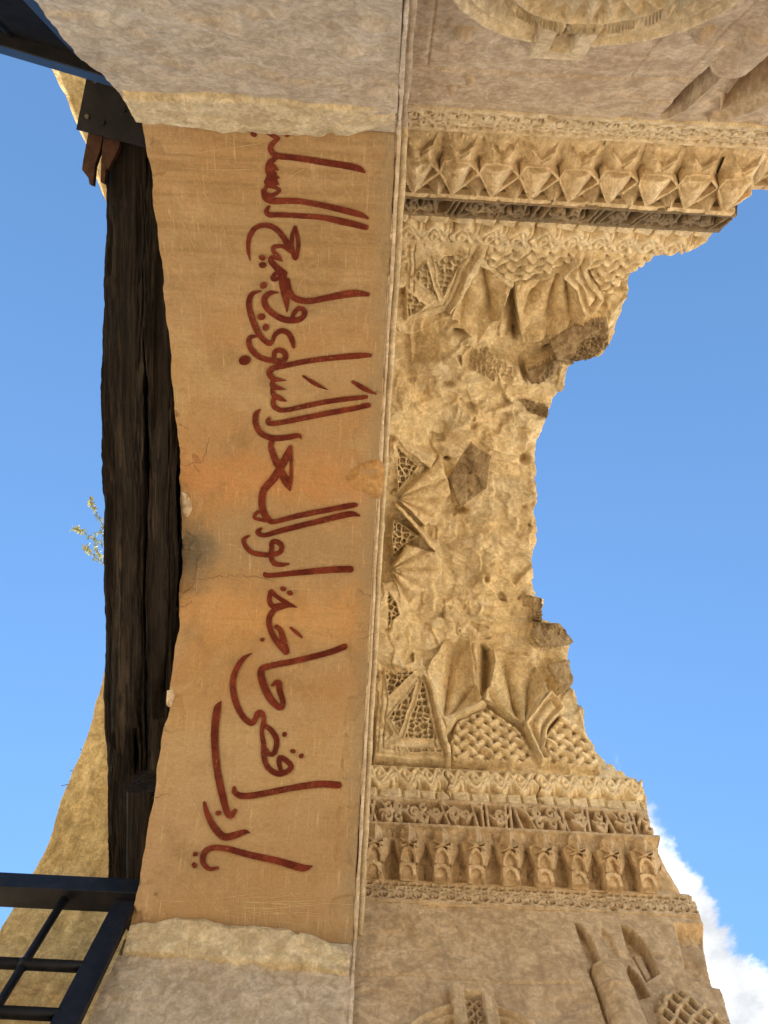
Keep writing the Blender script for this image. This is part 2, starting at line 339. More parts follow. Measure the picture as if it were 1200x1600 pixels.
def jamb(sgn, Y0, zt, parent):
    nz, nn = 260, 200
    z = np.concatenate([np.linspace(GZ, 2.6, 20)[:-1], np.linspace(2.6, zt, nz)]); u = np.linspace(0, 1, nn)
    Zg = np.broadcast_to(z[:, None], (len(z), nn)); e = -1.5+.03*fbm(z, z*0+Y0, 3.3, 4)
    Xg = e[:, None]*(1-u)+(-.01)*u
    d = .022*fbm(Xg+Y0, Zg, 1.5, 4)+.010*fbm(Xg, Zg+Y0, 8, 4)-.016*sst(ridged(Xg+2, Zg+Y0*3, 1.7, 4), .62, .8)
    for bx, bz in ([(-.22, 3.72), (-.7, 3.6), (-.12, 3.45)] if sgn < 0 else [(-.3, 3.7)]): d = d-.03*np.exp(-((Xg-bx)**2+(Zg-bz)**2)/.0035)
    gridobj('pier_face', np.stack([Xg, Y0+sgn*d, Zg], -1), M_jamb, parent)
    x0, x1 = (-1.47, -.03); ya, yb = sorted((Y0+sgn*.05, Y0+sgn*1.8)); box('pier_body', (x0, ya, GZ), (x1, yb, 4.31), M_jamb, parent)
    ze = z; P = np.zeros((len(z), 4, 3))
    for j in range(4): P[:, j, 0] = e+.03*(j > 1); P[:, j, 1] = Y0+sgn*(d[:, 0]+.25*j); P[:, j, 2] = z
    gridobj('pier_return', P, M_jamb, parent)
jamb(-1, JN, 4.62, arch); jamb(1, JS, 4.52, arch)
def impost(sgn, Y0, zlo, zhi, proud):
    nxx, nv = 330, 60
    x = np.linspace(-1.47, -.02, nxx); v = np.linspace(0, 1, nv); Xg, Vg = np.meshgrid(x, v, indexing='ij')
    fade = sst(-Xg, .02, .30)                              # broken away towards the carved edge
    prof = np.interp(Vg, [0, .05, .10, .5, .78, .93, 1], [-.6, .10, .45, .85, 1.05, .85, -.3])
    rag = .16*fbm(Xg, Vg*.3, 3.0, 4); prof = prof*(1+rag)*(.35+.65*fade)
    prof = prof*proud+(.012*fbm(Xg, Vg*.4+3, 9, 5, .6)-.016*sst(ridged(Xg, Vg*.3+1, 4, 4), .62, .85)*(.3+.7*Vg)+.014*fbm(Xg, Vg*.2, 3, 3))*np.clip(prof*3, 0, 1)
    lo = zlo(Xg); hi = zhi(Xg)+.03*fbm(Xg, Xg*0, 2.5, 4)
    gridobj('impost_ledge', np.stack([Xg, Y0-sgn*prof, lo+(hi-lo)*Vg], -1), M_imp, arch)
impost(-1, JN, lambda x: 4.34+.02*np.sin(x*3), lambda x: np.interp(x, [-1.5, -1.2, -.8, -.3, 0], [4.66, 4.74, 4.83, 4.73, 4.60]), .07)
impost(1, JS, lambda x: 4.30-.09*x*.4, lambda x: np.interp(x, [-1.5, -1.2, -.5, 0], [4.54, 4.68, 4.62, 4.50]), .10)

# painted letters: brush strokes laid on the plaster. coordinates in quarter pixels of the five survey tiles
_cnt = [0]
def soff_pt(px, off):
    d = wray(px); t_ = d[..., 1]/d[..., 2]; y = t_*5.3
    for _ in range(12): y = t_*soffZ(y)
    z = soffZ(y); X = d[..., 0]/d[..., 2]*z; n = soffN(y); hh = soffH(X, y)-off
    return np.stack([X, y+n[..., 0]*hh, z+n[..., 1]*hh], -1)
def stroke(org, pts):
    P = crom(pts, 7); c = P[:, :2]/4+np.array(org); wd = np.maximum(P[:, 2], 4)/8
    T = np.gradient(c, axis=0); T /= np.linalg.norm(T, axis=1)[:, None]+1e-9; Nn = np.stack([-T[:, 1], T[:, 0]], -1)
    wob = 1+.05*(rng.random(len(c))-.5)
    _cnt[0] += 1; off = .004+.00012*_cnt[0]+np.linspace(0, .0012, len(c))
    rows = [soff_pt(c+Nn*(wd*wob*k)[:, None], off) for k in (-1, -.5, 0, .5, 1)]
    # rounded brush ends
    G = np.stack(rows, 1)
    for e, s in ((0, -1), (-1, 1)):
        a = [soff_pt((c[e]+T[e]*s*wd[e]*math.cos(q)*.8+Nn[e]*wd[e]*math.sin(q))[None], off[e])[0] for q in (-math.pi/2, -math.pi/4, 0, math.pi/4, math.pi/2)]
        G = np.concatenate([np.array(a)[None], G]) if e == 0 else np.concatenate([G, np.array(a)[None]])
    return gridobj('letter_stroke', G, M_paint, soffit)
def dot(org, x, y, r):
    c = np.array([x, y])/4+np.array(org); _cnt[0] += 1; n = 14; ph = rng.random()*6
    ring = [c+r/4*(1+.10*math.sin(2*q+ph))*np.array([math.cos(q), math.sin(q)]) for q in np.linspace(0, 2*math.pi, n, endpoint=False)]
    V = soff_pt(np.array([c]+ring), .004+.00012*_cnt[0]); mesh('letter_dot', V, [(0, 1+i, 1+(i+1) % n) for i in range(n)], M_paint, soffit, True)
A, B_, D_, E_, G_ = (320, 190), (320, 430), (320, 650), (300, 880), (280, 1080)
for s in [
 (A, [(385, 62, 26), (430, 88, 30), (462, 108, 26)]), (A, [(462, 108, 22), (425, 135, 34), (412, 175, 38), (450, 214, 40), (560, 226, 38), (800, 262, 42), (950, 290, 42), (1000, 316, 16)]),
 (A, [(450, 225, 26), (408, 258, 44), (402, 300, 50), (418, 340, 70), (412, 385, 84)]), (A, [(430, 285, 40), (458, 304, 8)]), (A, [(440, 345, 30), (466, 352, 8)]), (A, [(440, 380, 34), (464, 392, 8)]),
 (A, [(372, 430, 24), (392, 404, 24), (440, 412, 24), (466, 432, 22), (425, 460, 26), (388, 455, 26), (372, 432, 24)]),
 (A, [(366, 430, 30), (380, 476, 38), (430, 496, 42), (600, 498, 36), (820, 542, 38), (960, 578, 38), (1018, 604, 18)]),
 (A, [(402, 530, 18), (386, 556, 30), (404, 582, 34), (480, 583, 32), (700, 594, 34), (880, 628, 42), (1010, 662, 34)]),
 (A, [(284, 868, 8), (272, 800, 24), (280, 720, 32), (320, 662, 32), (380, 646, 32), (440, 666, 34), (490, 716, 36), (524, 780, 36), (540, 812, 24)]),
 (A, [(566, 655, 20), (584, 740, 26), (582, 800, 26), (568, 856, 24), (548, 800, 26), (546, 720, 26), (564, 656, 20)]),
 (A, [(535, 806, 30), (490, 778, 26), (436, 780, 28), (430, 806, 28), (462, 845, 30), (482, 868, 12)]), (A, [(470, 860, 20), (424, 845, 26), (414, 866, 34), (450, 910, 40), (500, 950, 45)]),
 (A, [(490, 955, 28), (440, 986, 24), (424, 974, 26), (446, 944, 26), (490, 952, 26)]), (A, [(490, 950, 40), (492, 1000, 56), (503, 1060, 56), (512, 1130, 34), (515, 1188, 6)]),
 (A, [(518, 985, 30), (532, 1060, 34), (566, 1104, 38), (650, 1120, 38), (780, 1096, 40), (930, 1072, 46), (1022, 1078, 26)]),
 (B_, [(352, 98, 10), (300, 115, 28), (280, 150, 36), (280, 210, 38), (312, 310, 40), (350, 380, 36), (400, 426, 32), (425, 405, 26), (440, 370, 30), (480, 346, 34), (522, 362, 34), (546, 404, 34), (556, 450, 20)]),
 (B_, [(460, 106, 8), (410, 110, 30), (375, 142, 38), (382, 192, 38), (430, 240, 38), (500, 275, 40), (580, 278, 36), (620, 250, 34), (620, 215, 34), (590, 205, 32), (562, 230, 28), (546, 268, 26)]),
 (B_, [(325, 380, 18), (290, 384, 28), (275, 410, 32), (290, 460, 36), (340, 510, 36), (430, 536, 34), (490, 530, 36), (505, 500, 34), (480, 470, 34), (440, 474, 30), (432, 520, 28)]),
 (B_, [(1036, 498, 24), (960, 500, 36), (800, 515, 36), (650, 535, 34), (520, 560, 34), (430, 580, 38), (404, 610, 38), (428, 645, 34), (470, 652, 22), (508, 656, 6)]),
 (B_, [(428, 645, 26), (426, 690, 38), (470, 705, 24), (508, 714, 6)]), (B_, [(426, 690, 28), (430, 745, 32), (470, 768, 34), (508, 786, 8)]),
 (B_, [(440, 750, 26), (428, 790, 34), (442, 826, 34), (500, 842, 30), (650, 812, 32), (850, 776, 30), (1012, 757, 26)]), (B_, [(402, 890, 22), (396, 915, 32), (430, 925, 32), (600, 895, 34), (800, 855, 34), (1026, 812, 32)]),
 (B_, [(615, 628, 14), (690, 678, 26), (765, 715, 6)]), (B_, [(922, 664, 20), (990, 702, 32), (1068, 740, 14)]),
 (B_, [(345, 838, 12), (320, 870, 36), (320, 930, 38), (355, 988, 36), (430, 1016, 38), (520, 1010, 36), (585, 1000, 30), (605, 1020, 6)]),
 (D_, [(424, 140, 34), (416, 195, 36), (446, 280, 44), (480, 345, 44), (510, 410, 48), (534, 466, 8)]), (D_, [(536, 188, 26), (522, 230, 44), (480, 310, 48), (430, 390, 48), (372, 458, 46), (357, 530, 44), (368, 600, 44), (400, 650, 38), (440, 660, 30), (600, 620, 34), (800, 580, 34), (930, 556, 34), (950, 562, 10)]),
 (D_, [(538, 190, 22), (541, 300, 20), (539, 400, 22), (532, 460, 10)]), (D_, [(380, 655, 24), (312, 636, 22), (328, 602, 24), (366, 598, 24)]),
 (D_, [(352, 704, 18), (330, 725, 30), (370, 746, 28), (480, 716, 34), (700, 660, 36), (900, 612, 38), (968, 620, 12)]),
 (D_, [(276, 748, 14), (245, 770, 26), (250, 805, 28), (290, 850, 32), (360, 866, 32), (420, 866, 32), (470, 850, 32), (480, 810, 32), (450, 785, 32), (420, 790, 30), (418, 830, 30), (415, 880, 30), (435, 920, 34), (480, 930, 28), (526, 924, 12)]),
 (D_, [(374, 984, 24), (400, 997, 30), (600, 978, 36), (800, 960, 42), (914, 957, 42)]),
 (E_, [(492, 178, 30), (485, 230, 30), (506, 268, 34), (560, 266, 40), (610, 262, 30), (656, 275, 6)]), (E_, [(494, 176, 34), (530, 208, 26), (585, 243, 28), (640, 270, 14)]),
 (E_, [(570, 272, 30), (520, 290, 34), (485, 340, 36), (490, 410, 36), (530, 490, 36), (588, 562, 30)]), (E_, [(526, 394, 28), (555, 422, 34), (575, 490, 40), (598, 560, 26)]), (E_, [(555, 480, 20), (578, 520, 46), (594, 555, 34)]),
 (E_, [(616, 402, 16), (650, 430, 24), (688, 464, 14)]),
 (E_, [(958, 520, 40), (850, 560, 38), (650, 610, 38), (490, 642, 38), (440, 662, 42), (434, 710, 46), (460, 790, 48), (500, 860, 48), (552, 903, 38), (570, 870, 34), (550, 800, 38), (540, 745, 38), (500, 765, 18)]),
 (E_, [(374, 563, 6), (320, 600, 30), (275, 670, 36), (255, 760, 38), (275, 870, 40), (320, 960, 38), (370, 1000, 38), (395, 980, 34), (410, 940, 34), (435, 936, 34), (450, 980, 30), (446, 1020, 24)]),
 (G_, [(526, 195, 28), (518, 260, 28), (528, 330, 32), (530, 400, 34), (550, 470, 36), (610, 515, 36), (670, 505, 34), (700, 470, 34), (665, 430, 34), (630, 415, 30), (624, 450, 30), (636, 492, 26)]),
 (G_, [(530, 208, 26), (580, 250, 34), (610, 310, 36), (597, 380, 32), (570, 396, 28), (536, 356, 20)]),
 (G_, [(346, 602, 22), (350, 635, 34), (400, 655, 40), (500, 645, 40), (700, 606, 40), (880, 582, 44), (1000, 588, 44)]),
 (G_, [(264, 62, 4), (240, 108, 44), (225, 220, 48), (225, 350, 46), (240, 500, 46), (270, 640, 46), (300, 755, 40), (325, 780, 36), (352, 744, 26)]),
 (G_, [(160, 698, 22), (175, 760, 34), (220, 850, 44), (280, 910, 46), (350, 900, 44), (410, 880, 32), (442, 886, 6)]),
 (G_, [(242, 1104, 20), (190, 1110, 28), (150, 1070, 36), (160, 1010, 38), (210, 980, 36), (300, 985, 38), (450, 1025, 42), (620, 1062, 44), (770, 1104, 46), (832, 1092, 8)])]:
    stroke(*s)
for a in [(A, 307, 76, 20), (A, 512, 74, 22), (A, 360, 847, 20), (A, 363, 893, 22), (A, 367, 1022, 22), (B_, 354, 257, 24), (B_, 382, 324, 22), (B_, 250, 530, 34), (D_, 490, 1080, 18), (D_, 532, 1106, 18), (E_, 441, 478, 14),
          (G_, 659, 271, 16), (G_, 712, 377, 16), (G_, 764, 406, 16), (G_, 247, 763, 18), (G_, 103, 1019, 16), (G_, 97, 1088, 18)]: dot(*a)
# scratches and cracks in the plaster: thin grooves with pale or dirty floors, one part each
def lines(name, L, mat, w, off):
    V = []; Fc = []
    for pts in L:
        P = crom(pts, 4); T = np.gradient(P, axis=0); T /= np.linalg.norm(T, axis=1)[:, None]+1e-9; Nn = np.stack([-T[:, 1], T[:, 0]], -1)
        ww = w*(.4+.9*rng.random(len(P)))*np.sin(np.linspace(.12, math.pi-.12, len(P)))**.5
        a = soff_pt(P+Nn*ww[:, None], off); b = soff_pt(P-Nn*ww[:, None], off); k = len(V)
        V += list(a)+list(b); n = len(P); Fc += [(k+i, k+i+1, k+n+i+1, k+n+i) for i in range(n-1)]; off += .00001
    return mesh(name, V, Fc, mat, soffit, False, 'stuff')
L = []
def rl(x0, y0, x1, y1, n, ln, ang, sp):
    for _ in range(n):
        if ang not in (88, 4) and rng.random() < .72: continue
        x, y = x0+(x1-x0)*rng.random(), y0+(y1-y0)*rng.random(); a = math.radians(ang+sp*(rng.random()-.5)); l = ln*(.4+rng.random())
        L.append([(x+l*q*math.cos(a)+rng.normal()*1.0, y+l*q*math.sin(a)+rng.normal()*1.0) for q in (0, .33, .66, 1)])
rl(355, 1395, 470, 1432, 26, 42, 88, 16); rl(345, 1395, 430, 1430, 22, 80, 4, 16); rl(300, 1300, 520, 1430, 16, 50, 90, 90); rl(250, 220, 360, 420, 16, 70, 65, 50); rl(440, 260, 560, 430, 28, 34, 100, 120)
rl(300, 500, 580, 700, 22, 30, 90, 150); rl(260, 1000, 340, 1400, 16, 60, 85, 50); rl(450, 1040, 560, 1300, 22, 34, 80, 120); rl(330, 840, 560, 1000, 16, 30, 60, 160); rl(540, 1180, 560, 1240, 8, 20, 80, 60); rl(240, 1340, 500, 1450, 18, 60, 20, 60)
L += [[(298, 240), (350, 232), (410, 224)], [(285, 262), (340, 265), (405, 264)], [(300, 250), (320, 300), (345, 345), (365, 400)], [(236, 1406), (300, 1408), (400, 1396), (440, 1392)]]
lines('scratch_marks', L, M_scr, .42, .0026)
def jag(p, q, n, a): return [(p[0]+(q[0]-p[0])*k/n+a*rng.normal(), p[1]+(q[1]-p[1])*k/n+a*rng.normal()) for k in range(n+1)]
lines('plaster_cracks', [jag((284, 727), (318, 722), 7, 1.4), jag((318, 722), (325, 684), 7, 1.6), jag((302, 726), (312, 738), 3, 1.), jag((262, 960), (303, 938), 8, 1.5), jag((276, 662), (296, 668), 4, 1.2), jag((236, 1250), (262, 1240), 5, 1.4), jag((300, 905), (372, 898), 12, 1.6), jag((372, 898), (430, 905), 9, 1.4), jag((560, 1000), (592, 985), 6, 1.2)], M_crack, .38, .0028)
# repairs of orange plaster at the carved edge
def patch(poly, mat, off):
    c = np.mean(poly, 0); P = crom(list(poly)+[poly[0]], 6)[:-1]; n = len(P); V = [soff_pt(np.array([c]), off)[0]]+list(soff_pt(P, off*.8)) + list(soff_pt(P*1.0+(P-c)*.03, -.004))
    Fc = [(0, 1+i, 1+(i+1) % n) for i in range(n)]+[(1+i, 1+n+i, 1+n+(i+1) % n, 1+(i+1) % n) for i in range(n)]
    mesh('plaster_patch', V, Fc, mat, soffit, True)
patch([(540, 745), (558, 728), (596, 722), (594, 776), (566, 768), (548, 760)], M_patch, .005)
patch([(283, 768), (294, 775), (300, 795), (292, 808), (286, 800)], M_lime, .006); patch([(261, 1079), (270, 1078), (272, 1090), (266, 1103), (260, 1100)], M_lime, .006)

# ------------------------------------------------------------------ carved recess: section from pier to pier
YN, YS = -1.60, 3.72
NB = dict(w0=(YN, 4.78), w1=(YN, 5.16), m=(-1.272, 5.508), f=(-1.222, 5.82), r=(-1.10, 6.18))
SB = dict(w0=(YS, 5.06), w1=(YS, 5.30), m=(3.439, 5.591), f=(3.39, 5.916), r=(3.27, 6.23))
def vaultZ(y):
    u = np.clip((y-1.085)/2.185, -1, 1); return np.interp(y, [-1.1, 3.27], [6.18, 6.23])+1.12*(1-np.abs(u)**2.3)**.8
th = np.linspace(-1, 1, 1201); vy = 1.085+2.185*np.sign(th)*(1-(1-np.abs(th))**1.6); vz = vaultZ(vy)
V2 = np.stack([vy, vz], -1); seg = np.r_[0, np.cumsum(np.hypot(*np.diff(V2, axis=0).T))]
EDGE = np.array([(1330, 120), (1290, 200), (1195, 270), (1180, 300), (1165, 325), (1140, 345), (1115, 372), (1080, 388), (1030, 402), (992, 424), (984, 440), (976, 480), (962, 520), (950, 537), (935, 552), (905, 565), (888, 575), (884, 600), (870, 625), (856, 650), (850, 676), (840, 690), (839, 740), (834, 800), (831, 870), (832, 930),
 (848, 936), (848, 965), (880, 975), (898, 1003), (898, 1040), (901, 1070), (914, 1108), (918, 1135), (936, 1166), (970, 1205), (1000, 1220), (1010, 1245), (1015, 1290), (1022, 1300), (1045, 1340), (1060, 1366), (1090, 1420), (1100, 1450), (1110, 1500), (1125, 1550), (1140, 1600), (1150, 1640)], float)
def sect_edge(P2):      # where the broken edge stands along a piece of the section
    tau = P2[:, 0]/P2[:, 1]; d = wray(EDGE); te = d[:, 1]/d[:, 2]; xe = d[:, 0]/d[:, 2]
    return np.interp(tau, te, xe)*P2[:, 1]
TH = .45
def strip(P2, n2, hfun, nu, x0=-.03, jag=.03, sup=None, skirt=True):
    """front, broken edge and back of a run of the section; hfun(X, s) > 0 cuts into the stone"""
    s = np.r_[0, np.cumsum(np.hypot(*np.diff(P2, axis=0).T))]
    Xe = sect_edge(P2)+jag*fbm(P2[:, 0]*1.0, P2[:, 1], 5, 5)+jag*.6*fbm(P2[:, 0]+3, P2[:, 1]+8, 9, 4, .6)
    u = np.linspace(0, 1, nu); X = x0+u[None]*(Xe[:, None]-x0); Sg = np.broadcast_to(s[:, None], X.shape)
    h = hfun(X, Sg)
    if sup is not None: sup.update(X=X, S=Sg, h=h)
    k = np.linspace(.06, 1, 7); he = h[:, -1:]+(TH-h[:, -1:])*k
    Xb = Xe[:, None]+.10*fbm(np.broadcast_to(s[:, None]*1.0, he.shape), he, 7, 4)*np.sin(k*math.pi)-.05*k
    Xc = np.stack([Xe*.5, Xe*0+x0], 1); hc = np.full(Xc.shape, TH)
    Xa = np.concatenate([X, Xb, Xc], 1); ha = np.concatenate([h, he, hc], 1)
    P = np.stack([Xa, P2[:, 0:1]+n2[:, 0:1]*ha, P2[:, 1:2]+n2[:, 1:2]*ha], -1)
    if skirt:
        off = np.zeros_like(P[:1]); off[..., 1] = n2[0, 0]*.10; off[..., 2] = n2[0, 1]*.10; o2 = np.zeros_like(off); o2[..., 1] = n2[-1, 0]*.10; o2[..., 2] = n2[-1, 1]*.10
        P = np.concatenate([P[:1]+off, P, P[-1:]+o2])
    return P, X.shape[1]
def straight(a, b, n):
    a = np.array(a); b = np.array(b); P2 = a+(b-a)*np.linspace(0, 1, n)[:, None]; d = b-a; nn = np.array([d[1], -d[0]]); nn /= np.linalg.norm(nn)
    if (nn@np.array([a[0]-1.1, 1.5])) < 0: nn = -nn
    return P2, np.broadcast_to(nn, P2.shape)

# ---- ornament as distance to carved ribs
def ribs(U, Vv, lines_, w, per=None):
    """1 on the crown of a rib, 0 between; U is a sorted grid along axis 1 only when per is given"""
    d = np.full(U.shape, 9.)
    for ln in lines_:
        ln = np.asarray(ln, float); ww = 1.0
        for a, b in zip(ln[:-1], ln[1:]):
            for sh in ((-1, 0, 1) if per else (0,)):
                ax = a[0]+(sh*per if per else 0); bx = b[0]+(sh*per if per else 0)
                mk = (U > min(ax, bx)-3*w) & (U < max(ax, bx)+3*w)
                if not mk.any(): continue
                u_ = U[mk]; v_ = Vv[mk]; ex, ey = bx-ax, b[1]-a[1]; Lq = ex*ex+ey*ey+1e-12
                tt = np.clip(((u_-ax)*ex+(v_-a[1])*ey)/Lq, 0, 1); d[mk] = np.minimum(d[mk], np.hypot(u_-ax-tt*ex, v_-a[1]-tt*ey))
    return d
def arc(cx, cy, rx, ry, a0, a1, n=14): return [(cx+rx*math.cos(math.radians(q)), cy+ry*math.sin(math.radians(q))) for q in np.linspace(a0, a1, n)]
ringmot = [arc(.5, .42, .34, .24, 0, 360, 18), arc(.5, .44, .14, .10, 20, 250, 8), [(-.02, .42), (.16, .42)], [(.84, .42), (1.02, .42)], [(0, .44), (.2, .75), (.5, .92), (.8, .75), (1, .44)], [(.0, 1.2), (.12, .98), (.5, .92), (.88, .98), (1, 1.2)],
           arc(0, .86, .13, .13, 0, 360, 10), [(.5, .92), (.5, 1.2)], [(0, .12), (.45, .12), (.45, .03), (.55, .03), (.55, .12), (1, .12)], [(0, 1.28), (1, 1.28)]]
def ring_frieze(depth, per=.095, flip=False):
    def f(X, s):
        H = s.max(); v = s/H*1.4; v = 1.4-v if flip else v
        U = (X/per+.12*fbm(X, s, 3, 2)) % 1.0
        d = ribs(U, v, ringmot, .09, 1.0); r = 1-sst(d, .055, .11); r = np.maximum(r, np.maximum(1-sst(v, .05, .09), sst(v, 1.31, 1.35)))
        return depth*(1-r)-.012+.006*fbm(X, s, 30, 3)+.018*sst(fbm(X+4, s, 3.1, 3), .45, .6)
    return f
def spiral(cx, cy, r, a0, turns, sg): return [(cx+r*(1-.72*k)*math.cos(a0+sg*k*turns*6.28), cy+r*(1-.72*k)*math.sin(a0+sg*k*turns*6.28)) for k in np.linspace(0, 1, int(10*turns)+4)]
def script_frieze(depth, flip=False, seed=3):
    rr = random.Random(seed); LL = []; x = .1
    while x < 22:
        kind = rr.random()
        if kind < .42:
            sl = rr.uniform(-.25, .35); LL.append([(x, .12), (x+sl, .93)]); LL.append([(x+.2, .12), (x+.2+sl, .93)] if rr.random() < .4 else [(x, .12), (x+.3, .2), (x+.42, .34)]); x += rr.uniform(.3, .45)
        else:
            r = rr.uniform(.17, .3); cy = rr.choice([.32, .68, .5]); sg = rr.choice([-1, 1])
            LL.append(spiral(x+r, cy, r, rr.uniform(0, 6), 1.35, sg)); LL.append([(x-.1, .5), (x+r, cy-sg*r), (x+2*r+.1, .45)]); LL.append(arc(x+r, 1-cy, .12, .12, 0, 300, 8)); x += rr.uniform(.42, .6)
    for q in np.arange(0, 22, .8): LL += [[(q, .05), (q+.8, .05)], [(q, .96), (q+.8, .96)]]
    def f(X, s):
        H = s.max(); v = s/H; v = 1-v if flip else v; U = X/H/.62
        d = ribs(U, v, LL, .08); r = 1-sst(d, .04, .09); r = np.maximum(r, np.maximum(1-sst(v, .03, .06), sst(v, .94, .97)))
        return depth*(1-r)-.012+.006*fbm(X, s, 30, 3)
    return f
def rope(flip=False, seed=0.):
    p = .20
    def f(X, s):
        H = s.max(); v = s/H; U = X/p+.35*fbm(X+seed, s, 1.4, 2)
        mot = [[(0+.5*k+dx, .40+.22*k+.02) for dx in (0,)] for k in (0,)]
        mot = []
        for k, (v0, v1, ph) in enumerate(((.42, .66, 0.), (.62, .88, .5), (.46, .9, .25))):
            mot.append([(q+ph, v0+(v1-v0)*(.5+.5*math.sin(6.283*q*1.0+k))) for q in np.linspace(-.25, 1.25, 26)])
        mot += [arc(.2, .62, .12, .11, 0, 250, 9), arc(.72, .74, .13, .1, 90, 340, 9)]
        d = ribs(U % 1.0, v, mot, .09, 1.0); r = np.sqrt(np.clip(1-(d/.105)**2, 0, 1))
        u2 = (U*1.35) % 1.0; den = np.where(v < .36, sst(u2, .0, .08)*(1-sst(u2, .80, 1.0))*(1-sst(v, .30, .37))*(.5+.5*u2), 0)
        h = .065*(1-np.maximum(r, den))-.025+.02*np.cos(v*math.pi-1.2)+.007*fbm(X, s, 12, 3)
        for cx in ((.44, 1.05) if not flip else (.72, 1.5)): h = h+.09*np.exp(-((X-cx-.02*np.sin(s*40))/.006)**2)
        return h*sst(v, 0, .04)*(1-sst(v, .95, 1.))
    return f

def wall_thing(name, label, loc): return thing(name, label, 'wall', loc)
WN = wall_thing('carved_side_wall', 'grey carved stone wall with two-tiered faceted pendant cornice and sooty frieze', (1.3, YN-.2, GZ))
WS = wall_thing('carved_side_wall', 'brown carved stone wall whose cornice is a row of hooded finger pendants', (1.2, YS+.2, GZ))

